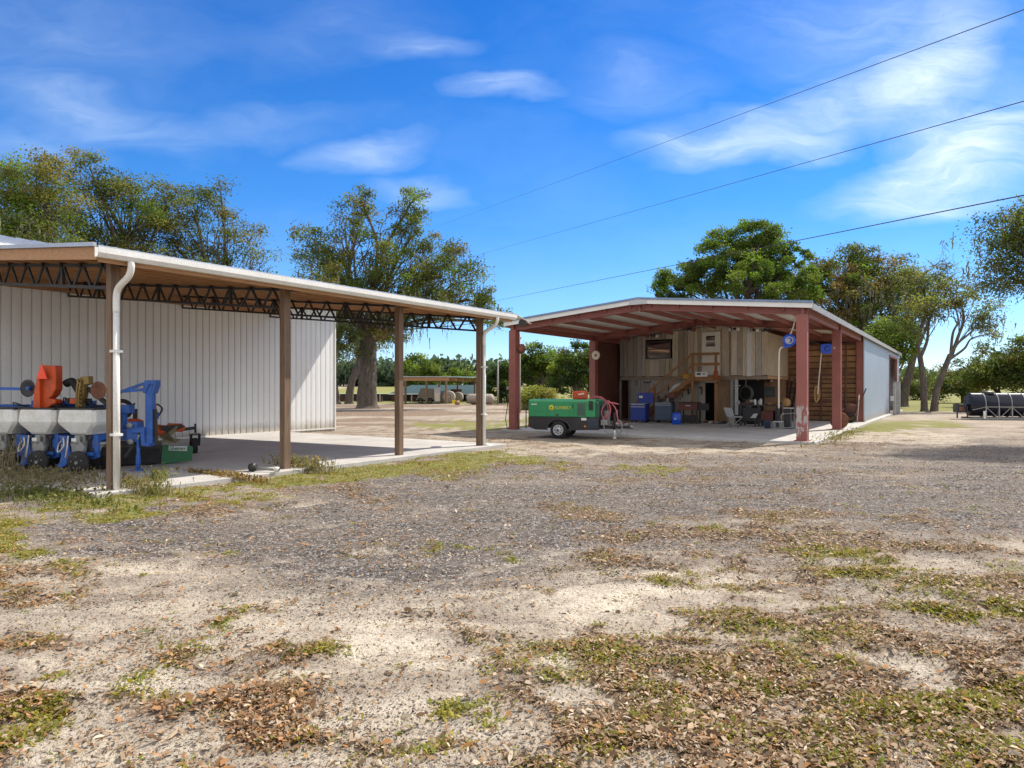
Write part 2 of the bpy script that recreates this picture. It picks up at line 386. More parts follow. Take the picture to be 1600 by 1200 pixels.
LEAF=[(319,808,50,9,1,-5),(407,809,16,4),(567,775,46,9),(470,768,26,5,.7),(37,892,110,10,.7),(235,932,42,10,.8),(18,969,30,16,.9),(270,985,150,20,.7,-6),(330,1026,120,14,.8,-6),(37,1105,80,30,.9),(420,1115,170,20,.9,-8),(293,1148,110,24,.8),(130,1175,160,40,.9),(871,793,56,11,1,6),(1007,832,100,26,1),(816,914,56,9,.8),(865,940,52,16,.8,35),(700,975,70,12,.7,-4),(560,975,50,10,.5),(820,1140,160,70,.75),(1000,1120,280,100,.7),(930,1040,140,40,.6),(1250,850,330,48,.75),(1330,905,300,50,.7),(1400,1000,320,110,.75),(1200,1130,420,90,.85),(1120,745,260,34,.35),(1130,705,60,5,.6),(820,728,100,9,.9),(1040,735,40,6,.8),(1400,690,60,9,.4),(250,780,130,12,.6),(640,735,140,12,.6),(1300,1160,400,60,.8),(80,1000,120,18,.4),(690,650,150,8,.5),(650,640,170,10,.6),(1290,690,60,9,.8)]
GRASS=[(238,1068,26,11),(73,1050,48,10,.9),(121,1125,42,18),(70,1163,62,20),(341,1101,20,8),(312,988,100,11,.8,-5),(330,1027,72,8,.7),(37,1108,40,12,.6),(10,830,60,26,.9),(210,790,110,16,.9,-8),(330,775,120,10,.7,-8),(450,760,60,8,.6),(560,742,180,13,.9,-6),(700,722,110,11,.9,-4),(800,715,60,8,.7),(671,855,24,4),(735,857,24,4),(900,788,20,5),(1020,815,12,5),(684,1104,30,11),(647,1160,34,16),(867,1141,60,22,.8),(948,1042,28,10),(540,1185,60,16,.7),(750,1190,70,18,.8),(1390,893,95,26,.9,8),(1445,936,80,20,.9),(1560,880,60,9,.8),(1540,960,90,20,.7),(1273,980,56,15,.8),(1214,1079,50,13,.9),(1085,1123,60,14,.8),(1500,1108,90,22,.8),(1560,1090,60,30,.7),(1190,1160,90,26,.5),(1400,1150,170,40,.55),(1110,815,16,4),(1036,733,44,6,.9),(845,727,60,5,.5),(1000,1090,90,24,.45),(1310,945,60,10,.5),(1420,665,90,6,.8),(1340,672,60,5,.6),(720,664,80,5,.8),(815,660,30,9,.9),(1560,1180,110,30,.8),(860,1020,70,12,.4),(1280,860,70,9,.35)]
CURB=.06
def pads(X,Y):
    """1 on the concrete pads (the ground is kept flat and low there)"""
    q=np.stack([X,Y],-1)
    def loc(P): dx=q[...,0]-P.x; dy=q[...,1]-P.y; return dx*UX.x+dy*UX.y, dx*VY.x+dy*VY.y
    x,y=loc(P1); a_=(x>-9.4)&(x<.40)&(y>-.5)&(y<10.7)|(x>-9.4)&(x<-1.25)&(y>-7.1)&(y<-.4)
    x,y=loc(P0); b_=(x>-.45)&(x<10.85)&(y>-.45)&(y<35.3)
    return (a_|b_).astype(float)
TRACKS=[[(-200,1030),(300,962),(620,934),(900,905),(1200,882),(1700,890)],[(-200,1180),(350,1065),(700,1012),(1000,985),(1300,1012),(1700,1120)],[(-200,900),(300,850),(600,806),(900,770),(1300,757),(1800,775)],
 [(560,1230),(700,1090),(860,990),(1010,930),(1180,890)],[(-100,1090),(200,1010),(450,965),(800,930)],[(600,760),(850,730),(1150,722),(1700,745)]]
def trackmask(X,Y):
    best=np.full(X.shape,9.)
    for T in TRACKS:
        q=[gnd(px,py) for px,py in T]; q=curve_pts(q,5)
        for off in (0,1.55):
            pr=None
            for i,p in enumerate(q):
                d=(q[min(i+1,len(q)-1)]-q[max(i-1,0)]).normalized(); c=(p.x-d.y*off,p.y+d.x*off)
                if pr is not None:
                    ax,ay=pr; bx,by=c; L2=(bx-ax)**2+(by-ay)**2+1e-9
                    t=np.clip(((X-ax)*(bx-ax)+(Y-ay)*(by-ay))/L2,0,1); best=np.minimum(best,np.hypot(X-ax-t*(bx-ax),Y-ay-t*(by-ay)))
                pr=c
    return best
def patch(X,Y): return .55*fbm(X*1.15+Y*.25,Y*2.1-X*.2,201,5)+.45*fbm(X*3.4,Y*4.6,207,3)
STRIP=[(10,830,70,30,.9),(210,788,120,18,.9,-8),(330,772,130,14,.8,-8),(450,758,70,11,.8),(560,742,190,16,.95,-6),(700,722,120,13,.95,-4),(800,716,60,9,.8),(640,735,150,12,.6),(720,664,90,7,.8),(1340,668,110,8,.8),(1420,663,100,7,.8)]
def zones(X,Y):
    px,py=pp(X,Y); n=fbm(X*.9,Y*.9,3,4)-.5; n2=fbm(X*3.1,Y*3.1,11,3)-.5
    ex=px+(n*300+n2*90)*np.clip((py-HZ)/300,.05,1); ey=py+(n2*60+n*55)*np.clip((py-HZ)/300,.08,1)
    near=(Y>1.2)
    g=np.zeros_like(px)
    for q in GRAVEL: g=np.maximum(g,(q[4] if len(q)>4 else 1)*np.clip(blob(ex,ey,*q[:4])*1.35,0,1))
    s=mx(ex,ey,SANDY); l=mx(ex,ey,LEAF); gr=mx(ex,ey,GRASS)
    P=patch(X,Y); isl=sstep(.45,.55,P)
    td=trackmask(X,Y)+.10*(n2+.5)*2; tr=np.clip(1-td/.24,0,1)*sstep(.30,.55,fbm(X*.6,Y*.6,311,3)); tr=np.clip(tr*1.6,0,1)
    streak=fbm(X*.55+Y*.3,Y*1.9,23,4)
    g=np.clip(np.maximum(g,.08+.08*(Y>7))*(1-.6*s)*(.35+1.15*streak)*(1-.35*tr),0,1)
    core=sstep(.50,.60,P)
    l=np.clip((l*(.26+.92*isl)+.85*core*(1-.85*g))*(1-.5*s)*(1-.7*tr),0,1)
    gr=np.clip((gr*(.32+.85*sstep(.44,.56,P))+.50*sstep(.55,.66,P)*(Y<14)*(1-.8*g))*(1-.7*tr),0,1); stp=mx(ex,ey,STRIP)*(.45+.75*fbm(X*2.6,Y*2.6,401,4)); gr=np.maximum(gr,np.clip(stp,0,1)); l=np.maximum(l,.55*np.clip(stp,0,1)*sstep(.45,.6,fbm(X*3,Y*3,409,3)))
    s=np.clip(np.maximum(s,np.maximum(.75*tr,.55*(1-sstep(.36,.48,P))*(1-g))),0,1)
    mid=((Y>30)&(Y<72)).astype(float)
    fieldm=np.clip((Y-64+6*n)/14,0,1)*np.clip((X+60)/20,0,1); fieldr=np.clip((Y-45-.08*(X-28)+6*n)/4,0,1)*(X>27)
    gr=np.maximum(gr*(Y<70),np.maximum(fieldm,fieldr)); l=np.maximum(l*(Y<30),1.0*mid*sstep(.40,.58,fbm(X*.13,Y*.42,71,4))*(X<14))
    off=np.where(near,1.,0.); beh=1-off
    return g*off+beh*.4,l*off+beh*.3,gr,s*off
def axis(dense0,dense1,step,lo,hi,k=1.12):
    a=list(np.arange(dense0,dense1,step)); st=step; x=a[0]; left=[]
    while x>lo: st*=k; x-=st; left.append(x)
    st=step; x=a[-1]; right=[]
    while x<hi: st*=k; x+=st; right.append(x)
    return np.array(left[::-1]+a+right)
gx=axis(-10.5,14,.07,-1500,1500); gy=axis(2.0,22,.07,-300,2500)
GX,GY=np.meshgrid(gx,gy)
zg,zl,zr,zs=zones(GX,GY)
pad=pads(GX,GY)
micro=(fbm(GX*1.1,GY*1.1,5,5)-.5)*.07+(fbm(GX*6,GY*6,9,3)-.5)*.028+zl*.012*fbm(GX*9,GY*9,2,2)
ruts=(fbm(GX*.35+GY*.9,GY*2.6-GX*.5,31,3)-.5)*.03*(1-zg)+zl*.012
_td=trackmask(GX,GY); ruts=ruts-.028*np.exp(-(_td/.13)**2)+.016*np.exp(-((_td-.22)/.07)**2)
dist=np.hypot(GX,GY); fade=np.clip(1-(dist-24)/10,0,1)
GZ=(micro+ruts)*fade*(1-pad)-.02*pad-.012+sstep(92,300,GY)*3.0
nx,ny=len(gx),len(gy)
Vg=np.stack([GX,GY,GZ],-1).reshape(-1,3)
idx=np.arange(nx*ny).reshape(ny,nx)
Fq=np.stack([idx[:-1,:-1],idx[:-1,1:],idx[1:,1:],idx[1:,:-1]],-1).reshape(-1,4)
me=bpy.data.meshes.new('ground'); me.vertices.add(len(Vg)); me.vertices.foreach_set('co',Vg.astype(np.float32).ravel())
me.loops.add(Fq.size); me.loops.foreach_set('vertex_index',Fq.astype(np.int32).ravel())
me.polygons.add(len(Fq)); me.polygons.foreach_set('loop_start',np.arange(0,Fq.size,4,dtype=np.int32)); me.polygons.foreach_set('loop_total',np.full(len(Fq),4,dtype=np.int32))
me.update(calc_edges=True); me.polygons.foreach_set('use_smooth',np.ones(len(Fq),dtype=bool))
ca=me.color_attributes.new('Zone','FLOAT_COLOR','POINT')
ca.data.foreach_set('color',np.stack([zg,zl,zr,zs],-1).reshape(-1,4).astype(np.float32).ravel())
ground=bpy.data.objects.new('ground',me); col.objects.link(ground)
tag(ground,'sandy yard of pale dirt, grey gravel and brown leaf litter','ground',kind='structure')

N=newmat('yard_ground'); p=N.pos()
zn=N.node('ShaderNodeVertexColor',layer_name='Zone'); sz=N.node('ShaderNodeSeparateColor'); N.link(zn.outputs[0],sz.inputs[0])
fine=N.noise(p,38,4,.7); med=N.noise(p,6,5,.65); big=N.noise(p,.9,5,.6); tiny=N.noise(p,120,3,.7)
streak=N.noise(N.mapping(p,(.55,2.4,1),rot=(0,0,R(14))),1.3,6,.7,.6)
sand=N.mix(N.ramp(big,[(.3,0),(.7,1)]),(.45,.385,.30),(.33,.275,.21))
sand=N.mix(N.ramp(streak,[(.42,0),(.62,.75)]),sand,(.235,.195,.165))
sand=N.mix(N.math('MULTIPLY',zn.outputs[1],N.ramp(streak,[(.40,.95),(.68,.25)])),sand,(.64,.565,.45))
sand=N.mix(N.ramp(med,[(.50,0),(.72,.65)]),sand,(.27,.21,.155))
sand=N.mix(N.ramp(fine,[(.53,0),(.64,.75)]),sand,(.14,.105,.08))
sand=N.mix(N.ramp(tiny,[(.54,0),(.66,.7)]),sand,(.15,.112,.085)); sand=N.mix(N.ramp(tiny,[(.28,.45),(.40,0)]),sand,(.66,.59,.50))
vo=N.node('ShaderNodeTexVoronoi'); vo.inputs['Scale'].default_value=42; N.link(p,vo.inputs['Vector'])
vs_=N.node('ShaderNodeSeparateColor'); N.link(vo.outputs['Color'],vs_.inputs[0])
grav=N.ramp(vs_.outputs[0],[(0,(.030,.028,.027)),(.4,(.085,.079,.074)),(.75,(.17,.155,.145)),(1,(.44,.41,.38))])
grav=N.mix(N.ramp(streak,[(.38,0),(.68,.65)]),grav,(.27,.215,.175)); grav=N.mix(N.ramp(fine,[(.56,0),(.68,.6)]),grav,(.34,.255,.19))
vl=N.node('ShaderNodeTexVoronoi'); vl.inputs['Scale'].default_value=26; N.link(N.mapping(p,(1,1.3,1)),vl.inputs['Vector'])
ls=N.node('ShaderNodeSeparateColor'); N.link(vl.outputs['Color'],ls.inputs[0])
litter=N.ramp(ls.outputs[1],[(0,(.05,.033,.022)),(.4,(.13,.085,.055)),(.75,(.25,.175,.115)),(1,(.42,.32,.235))])
grs=N.mix(N.ramp(med,[(.35,0),(.65,1)]),(.19,.21,.045),(.27,.25,.065)); grs=N.mix(N.ramp(fine,[(.4,0),(.7,.7)]),grs,(.07,.08,.02))
def soft(z,nz,lo=.35,hi=.65): return N.ramp(N.math('ADD',z,N.math('MULTIPLY',N.math('SUBTRACT',nz,.5),.75)),[(lo,0),(hi,1)])
mixn=N.math('MULTIPLY_ADD',fine,.55,N.math('MULTIPLY',med,.45))
c=N.mix(soft(sz.outputs[0],mixn,.18,.78),sand,grav)
c=N.mix(N.math('MULTIPLY',soft(sz.outputs[1],mixn,.30,.80),.80),c,litter)
c=N.mix(N.math('MULTIPLY',soft(sz.outputs[2],mixn,.30,.72),.85),c,grs)
N.link(c,N.bsdf.inputs['Base Color']); N.bsdf.inputs['Roughness'].default_value=.95; N.bsdf.inputs['Specular IOR Level'].default_value=.15
hgt=N.math('ADD',N.math('MULTIPLY',fine,.8),N.math('ADD',N.math('MULTIPLY',N.math('MULTIPLY',vo.outputs['Distance'],sz.outputs[0]),-.6),N.math('ADD',N.math('MULTIPLY',med,1.1),N.math('MULTIPLY',streak,1.0))))
N.link(N.bump(hgt,1.0,.038),N.bsdf.inputs['Normal']); me.materials.append(N.m)

# ---------------------------------------------------------------- scattered litter, weeds and stones
rng=np.random.default_rng(5)
def gz(X,Y):
    ix=np.clip(np.searchsorted(gx,X)-1,0,nx-2); iy=np.clip(np.searchsorted(gy,Y)-1,0,ny-2)
    fx=(X-gx[ix])/(gx[ix+1]-gx[ix]); fy=(Y-gy[iy])/(gy[iy+1]-gy[iy])
    return (GZ[iy,ix]*(1-fx)+GZ[iy,ix+1]*fx)*(1-fy)+(GZ[iy+1,ix]*(1-fx)+GZ[iy+1,ix+1]*fx)*fy
def sample(n,y0=2.3,y1=24,pw=1.15):
    """random ground points inside a wide wedge in front of the house yard, denser near"""
    u=rng.random(n); Y=(y0**(1-pw)+(y1**(1-pw)-y0**(1-pw))*u)**(1/(1-pw)); X=(rng.random(n)*2-1)*.95*Y
    return X,Y
def scatter_leaves():
    X,Y=sample(900000,pw=1.35); g,l,gr,s=zones(X,Y)
    pt=sstep(.38,.66,fbm(X*1.7,Y*1.7,91,4)); den=np.clip(.95*l*(.35+.8*pt)+.03+.06*pt+.03*g,0,1)*(1-pads(X,Y))*np.clip(1-.7*s,0,1)
    k=rng.random(len(X))<den*.50; X,Y,l,g=X[k],Y[k],l[k],g[k]; n=len(X)
    sz=np.clip(rng.lognormal(math.log(.0118),.40,n),.005,.028)*(1+.012*Y)*np.where(rng.random(n)<.1,1.4,1); Z=gz(X,Y)+.006+rng.random(n)*.012
    th=rng.random(n)*2*math.pi; tilt=rng.normal(0,.35,n); roll=rng.normal(0,.5,n)
    ax=np.stack([np.cos(th),np.sin(th),np.sin(tilt)],-1); bx=np.stack([-np.sin(th),np.cos(th),np.sin(roll)],-1)
    c=np.stack([X,Y,Z],-1); L_=sz[:,None]; 
    up=np.array([0,0,1.])*L_*rng.uniform(-.1,.5,n)[:,None]; wf=rng.uniform(.22,.42,n)[:,None]; u2=up*rng.uniform(.3,1.2,n)[:,None]; e1=ax*L_*.42; V=np.stack([c-ax*L_,c-e1-bx*L_*wf+up*.8,c+e1-bx*L_*wf*.85+up,c+ax*L_*rng.uniform(.8,1.1,n)[:,None]+up*.4,c+e1+bx*L_*wf*.85+u2,c-e1+bx*L_*wf+u2*.8],1)
    V[:,:,2]=np.maximum(V[:,:,2],(gz(X,Y)+.002)[:,None])
    pal=np.array([(.45,.33,.22),(.33,.21,.12),(.20,.115,.06),(.55,.45,.34),(.38,.19,.07),(.11,.07,.045),(.40,.28,.18)])
    pr=np.array([.2,.2,.18,.12,.1,.1,.1]); C=pal[rng.choice(7,n,p=pr)]*rng.uniform(.5,1.12,(n,1))
    warm=(X<-.9)&(rng.random(n)<.35); C[warm]=np.array((.36,.19,.085))*rng.uniform(.6,1.2,(warm.sum(),1))
    o=quads_mesh('fallen_leaves',V,C,m_dry,n=6); tag(o,'brown and tan oak leaves littering the sandy yard','leaves',kind='stuff'); return n
def scatter_debris():
    X,Y=sample(420000,pw=1.3); g,l,gr,s=zones(X,Y); pt=sstep(.40,.62,fbm(X*.8+Y*.35,Y*2.6,131,4))
    k=rng.random(len(X))<(.16+.70*pt)*(1-.35*s)*(1-.4*g)*(1-pads(X,Y))*.42; X,Y=X[k],Y[k]; n=len(X)
    a=rng.uniform(.003,.010,n)*(1+.03*Y); th=rng.random(n)*6.28; w_=a*rng.uniform(.15,.7,n); Z=gz(X,Y)+.003
    A=np.stack([np.cos(th)*a,np.sin(th)*a,rng.normal(0,.3,n)*a],-1); B=np.stack([-np.sin(th)*w_,np.cos(th)*w_,rng.normal(0,.3,n)*w_],-1); c=np.stack([X,Y,Z],-1)
    V=np.stack([c-A,c-B,c+A,c+B],1); C=np.array([(.07,.052,.04),(.13,.095,.07),(.05,.045,.042),(.22,.17,.13)])[rng.integers(0,4,n)]*rng.uniform(.7,1.2,(n,1))
    o=quads_mesh('twig_debris',V,C,m_dry); tag(o,'dark twig and bark crumbs strewn over the pale sandy dirt','debris',kind='stuff'); return n
def scatter_weeds():
    X,Y=sample(260000,pw=1.3); g,l,gr,s=zones(X,Y)
    den=np.clip(gr**1.3*(.3+1.1*sstep(.35,.65,fbm(X*5,Y*5,151,3)))+.012*l+.002,0,1)*(1-pads(X,Y))
    k=rng.random(len(X))<den*.5; X,Y=X[k],Y[k]; n=len(X); m=9
    cx=np.repeat(X,m)+rng.normal(0,.03,n*m); cy=np.repeat(Y,m)+rng.normal(0,.03,n*m); cz=gz(cx,cy)
    th=rng.random(n*m)*2*math.pi; el=rng.uniform(.15,1.1,n*m); ln=rng.uniform(.012,.036,n*m)*np.repeat(rng.uniform(.6,1.4,n),m)*(1+.02*cy); wd=ln*rng.uniform(.14,.30,n*m)
    d=np.stack([np.cos(th)*np.cos(el),np.sin(th)*np.cos(el),np.sin(el)],-1); sd_=np.stack([-np.sin(th),np.cos(th),0*th],-1)
    c=np.stack([cx,cy,cz],-1); a_=ln[:,None]; w_=wd[:,None]
    V=np.stack([c,c+d*a_*.55-sd_*w_,c+d*a_+[0,0,-.006],c+d*a_*.55+sd_*w_],1)
    t=rng.random(n); C=np.stack([.17+.18*t,.20+.09*t,.03+.015*t],-1); dry=rng.random(n)<.16; C[dry]=(.30,.20,.07)
    C=np.repeat(C,m,0)*rng.uniform(.65,1.25,(n*m,1))
    o=quads_mesh('weed_patches',V,C,m_grass); tag(o,'low yellow-green weeds growing in patches through the dirt','weeds',kind='stuff'); return n
def scatter_stones():
    X,Y=sample(150000,pw=1.2); g,l,gr,s=zones(X,Y)
    k=(rng.random(len(X))<np.clip(g*1.0+.02,0,1)*.42*(1-pads(X,Y)))&(Y<20); X,Y=X[k],Y[k]; n=len(X)
    r=rng.uniform(.0035,.0095,n)*(1+.045*Y); Z=gz(X,Y); th=rng.random(n)*6.28
    ca_,sa_=np.cos(th),np.sin(th); e=rng.uniform(.6,1.1,n)
    c=np.stack([X,Y,Z],-1); A=np.stack([ca_*r,sa_*r,0*r],-1); B=np.stack([-sa_*r*e,ca_*r*e,0*r],-1); T=np.stack([rng.normal(0,.3,n)*r,rng.normal(0,.3,n)*r,r*rng.uniform(.5,1.,n)],-1)
    p=[c+A,c+B,c-A,c-B]; tris=[]
    for i in range(4): tris.append(np.stack([p[i],p[(i+1)%4],c+T],1))
    V=np.concatenate(tris,0); b_=rng.choice([.03,.06,.10,.16,.42],n,p=[.25,.3,.22,.15,.08]); C=np.stack([b_,b_*.95,b_*.9],-1)
    o=quads_mesh('gravel',V,np.tile(C,(4,1)),m_dry,n=3); tag(o,'loose grey gravel spread over the driveway','gravel',kind='stuff'); return n
print('litter',scatter_leaves(),'weeds',scatter_weeds(),'stones',scatter_stones(),'debris',scatter_debris())

# concrete pads (real slabs, lying on the ground)
def slab(name,P,x0,y0,x1,y1,label,z=CURB):
    mb=MB().box(x0,y0,-.1,x1,y1,z); o=mb.build(name,m_conc,bevel=.012); o.location=P; o.rotation_euler=(0,0,TH); tag(o,label,'concrete pad',kind='structure'); return o
slab('carport_floor',P1,-9.2,-.42,.32,10.6,'smooth concrete floor under the open carport')
slab('barn_floor',P0,-.35,-.35,10.75,35.1,'concrete floor of the red steel barn')
slab('carport_floor',P1,-9.2,-7,-1.35,-.424,'left end of the concrete carport floor under the blue planter')
# ================================================================ white metal building + open carport
def ribbed(mb, y0, y1, z0, z1, x, out=.035, sp=.229, axis=1, rib=.034):
    """sheet wall in the plane x=const running along y: flat pans parted by narrow deep grooves"""
    n=max(1,round((y1-y0)/sp)); sp=(y1-y0)/n; pts=[]
    for i in range(n):
        a=y0+i*sp; pts+= [(a,0),(a+rib*.2,-out),(a+rib*.8,-out),(a+rib,0),(a+sp*.52,.004)]
    pts.append((y1,0))
    vs=[(x+h,u,z) for z in (z0,z1) for u,h in pts]; m=len(pts)
    mb.add(vs,[(i,i+1,m+i+1,m+i) for i in range(m-1)])
bld=thing('metal_building','long white ribbed metal farm building behind the open carport','building',P1,TH)
WX=-9.2; BT=12.8; EZ=5.02
mb=MB(); ribbed(mb,-9,BT,.0,EZ+.35,WX)
mb.box(-21,BT-.05,0,WX-.05,BT,EZ+.3); mb.box(-21,-9,0,-20.95,BT,EZ+.3); mb.box(-21,-9,0,WX-.05,-8.95,EZ+.3)
mb.build('wall',m_siding,bld)
MB().box(WX-.02,BT+.002,0,WX+.035,BT+.06,EZ+.3).box(WX-.02,-9,CURB,WX+.03,BT,CURB+.05).build('corner_trim',m_white,bld)
mb=MB(); ov=1.42; rx=-15.1; rz=EZ+1.55
y0,y1=-10,BT+1.0
for s_ in (-1,1):
    xe=WX+ov if s_==1 else -21-ov
    n=48
    prof=[]
    mb.add([(xe,y0,EZ),(xe,y1,EZ),(rx,y1,rz),(rx,y0,rz),(xe,y0,EZ+.05),(xe,y1,EZ+.05),(rx,y1,rz+.05),(rx,y0,rz+.05)],[(0,1,2,3),(7,6,5,4),(0,4,5,1),(1,5,6,2),(3,7,4,0)])
    for i in range(n+1):
        yy=y0+(y1-y0)*i/n; mb.bar((xe,yy,EZ+.062),(rx,yy,rz+.062),.04,.03)
mb.build('roof',m_galv,bld,fix=True)
MB().box(WX+ov,y0,EZ-.14,WX+ov+.03,y1,EZ+.05).build('fascia',m_white,bld)

cp=thing('carport','open carport with timber posts and black steel trusses beside the white building','carport',P1,TH)
SL=.1; Z0=3.60
def rz_(x): return Z0+.02-SL*(x-.0)         # underside of roof sheet at local x (rises towards the building)
BAY=3.26; YS=[0,BAY,2*BAY,3*BAY-.02]; ya,yb=-.46,10.62; xg=.5
for y in YS:
    MB().box(-.08,y-.075,CURB,.07,y+.075,rz_(-.0)-.02).build('post',m_post,cp,bevel=.006)
# roof sheet, with low ribs
mb=MB(); T=.03
x0=-9.17
mb.add([(xg,ya,rz_(xg)+.16),(xg,yb,rz_(xg)+.16),(x0,yb,rz_(x0)+.16),(x0,ya,rz_(x0)+.16),(xg,ya,rz_(xg)+.16+T),(xg,yb,rz_(xg)+.16+T),(x0,yb,rz_(x0)+.16+T),(x0,ya,rz_(x0)+.16+T)],
 [(0,1,2,3),(7,6,5,4),(0,4,5,1),(1,5,6,2),(2,6,7,3),(3,7,4,0)])
for i in range(37):
    yy=ya+(yb-ya)*i/36; mb.bar((xg-.12,yy,rz_(xg-.12)+.196),(x0,yy,rz_(x0)+.196),.04,.022)
mb.build('roof_sheet',m_galv,cp,fix=True)
mb=MB()
mb.add([(xg-.02,ya+.02,rz_(xg)+.153),(xg-.02,yb-.02,rz_(xg)+.153),(x0,yb-.02,rz_(x0)+.153),(x0,ya+.02,rz_(x0)+.153)],[(3,2,1,0)])
mb.build('roof_lining',m_ply,cp)
for i in range(14):
    x=.18-i*.70
    if x<x0: break
    MB().box(x-.02,ya+.03,rz_(x)-.005,x+.02,yb-.03,rz_(x)+.148).build('purlin',m_purlin,cp)
MB().box(-9.16,ya+.05,rz_(-9.1)-.30,-9.1,yb-.03,rz_(-9.1)-.006).build('ledger_beam',m_purlin,cp)
# rake boards at both gable ends, fascia at the gutter
for y in (ya-.03,yb): MB().prism([(xg-.01,rz_(xg)-.03),(xg-.01,rz_(xg)+.155),(x0,rz_(x0)+.155),(x0,rz_(x0)-.03)],1,y,y+.03).build('rake_board',m_purlin,cp,fix=True)
for y in (ya-.055,yb+.032): MB().bar((xg,y,rz_(xg)+.19),(x0,y,rz_(x0)+.19),.05,.06).build('rake_flashing',m_galv,cp)
MB().box(xg-.03,ya,rz_(xg)-.06,xg,yb,rz_(xg)+.15).build('fascia_board',m_purlin,cp)
# gutter
gp=[(xg+.005,.15),(xg+.005,.0),(xg+.09,.0),(xg+.13,.06),(xg+.13,.145),(xg+.115,.145),(xg+.112,.07),(xg+.083,.015),(xg+.02,.015),(xg+.02,.15)]
gp=[(x,z+rz_(xg)+.0) for x,z in gp]
MB().prism(gp,1,ya-.06,yb+.06).build('gutter',m_white,cp,fix=True)
# bent flashing hanging from the end of the gutter
MB().add([(xg+.13,yb+.06,rz_(xg)+.16),(xg-.25,yb+.1,rz_(xg)+.21),(xg-.05,yb+.75,rz_(xg)+.0),(xg+.2,yb+.72,rz_(xg)-.06),
          (xg+.13,yb+.06,rz_(xg)+.15),(xg-.25,yb+.1,rz_(xg)+.2),(xg-.05,yb+.75,rz_(xg)-.01),(xg+.2,yb+.72,rz_(xg)-.07)],[(0,1,2,3),(7,6,5,4),(0,3,7,4),(1,5,6,2),(2,6,7,3)]).build('bent_flashing',m_white,cp)
MB().bar((xg+.1,yb+.4,rz_(xg)-.04),(xg-.25,yb+.9,rz_(xg)-.06),.2,.12).build('loose_end_cap',m_black,cp)
# downspouts
def spout(y,sgn):
    pts=curve_pts([(xg+.06,y+.0,rz_(xg)+.0),(xg+.06,y,rz_(xg)-.10),(xg-.02,y,rz_(xg)-.22),(.2,y,rz_(xg)-.36),(.125,y,rz_(xg)-.5),(.125,y,rz_(xg)-.75)],5)
    mb=MB().tube(pts,.050,10); mb.tube([(.125,y,rz_(xg)-.72),(.125,y,.05)],.048,10)
    if sgn: mb.tube([(.125,y,.08),(.30,y+.12,.03)],.05,10)
    o=mb.build('downspout',m_white,cp)
    MB().box(.06,y-.07,2.2,.185,y+.07,2.24).build('strap',m_white,o); MB().box(.06,y-.07,.9,.185,y+.07,.94).build('strap',m_white,o)
spout(-.02,0); spout(YS[3]+.03,1)
def truss(y):
    x1=-9.15; top=lambda x: rz_(x)-.035; bot=lambda x: rz_(x)-.39
    mb=MB(); xs=.34
    mb.bar((xs,y,top(xs)),(x1,y,top(x1)),.07,.05); mb.bar((-.05,y,bot(0)),(x1,y,bot(x1)),.07,.05)
    x=.18-.7; k=0
    while x>-9.0:
        mb.bar((x,y,top(x)+.035),(x-.001,y,top(x)-.03),.12,.13,(0,1,0))
        mb.bar((x-.03,y,top(x)),(x-.30,y,bot(x-.30)),.045,.03,(0,1,0)); mb.bar((x+.03,y,top(x)),(x+.30,y,bot(x+.3)),.045,.03,(0,1,0))
        if k%4==2: mb.bar((x,y,top(x)),(x,y,bot(x)),.075,.05,(0,1,0))
        x-=.70; k+=1
    mb.build('roof_truss',m_black,cp)
for y in YS: truss(y+.1)

# ================================================================ red steel barn
barn=thing('red_steel_barn','open fronted red steel barn with low gable roof and blue grey siding','barn',P0,TH)
BW=10.33; RID=BW/2; BL=35.0
def bs(px,t):
    r=(px-800)/F; return (r*(26.16+.8348*t)-.086-.5505*t)/(.8348+.5505*r)
def bz(px,t,py):
    s=bs(px,t); Z=26.16+.8348*t-.5505*s; return CAMZ-(py-HZ)/F*Z
EB,RB=4.11,4.58                                   # top of steel at the eave / ridge
def rf(x): return EB+(RB-EB)*(1-abs(x-RID)/RID)
def beamrow(t,name='rafter',z=.28):
    for a_,b_ in ((-.14,RID),(RID,BW+.14)):
        dz=[rf(min(max(q,0),BW)) for q in (a_,b_)]
        mb=MB()
        mb.prism([(a_,dz[0]-z),(b_,dz[1]-z),(b_,dz[1]-z+.02),(a_,dz[0]-z+.02)],1,t-.09,t+.09)
        mb.prism([(a_,dz[0]-.02),(b_,dz[1]-.02),(b_,dz[1]),(a_,dz[0])],1,t-.09,t+.09)
        mb.prism([(a_,dz[0]-z+.02),(b_,dz[1]-z+.02),(b_,dz[1]-.02),(a_,dz[0]-.02)],1,t-.012,t+.012)
        mb.build(name,m_red,barn,fix=True)
    MB().box(RID-.015,t-.1,RB-z-.05,RID+.015,t+.1,RB-.03).build('splice_plate',m_red,barn)
for t in (0,6.75): beamrow(t)
beamrow(13.9,z=.36)
def column(s,t,m=m_red,w_=.15):
    mb=MB(); h=rf(s)-.28+.01
    mb.box(s-w_,t-w_,CURB,s+w_,t-w_+.025,h).box(s-w_,t+w_-.025,CURB,s+w_,t+w_,h).box(s-.02,t-w_+.025,CURB,s+.02,t+w_-.025,h)
    mb.box(s-w_+.01,t-w_+.027,CURB,s-w_+.03,t+w_-.027,h).box(s+w_-.03,t-w_+.027,CURB,s+w_-.01,t+w_-.027,h)
    o=mb.build('column',m,barn)
    MB().box(s-w_-.06,t-w_-.06,CURB,s+w_+.06,t+w_+.06,CURB+.02).build('base_plate',m_red,o); return o
column(0,0); column(BW,0,m_worn); column(0,6.75); column(BW,6.75); column(BW,13.9); column(0,13.9)
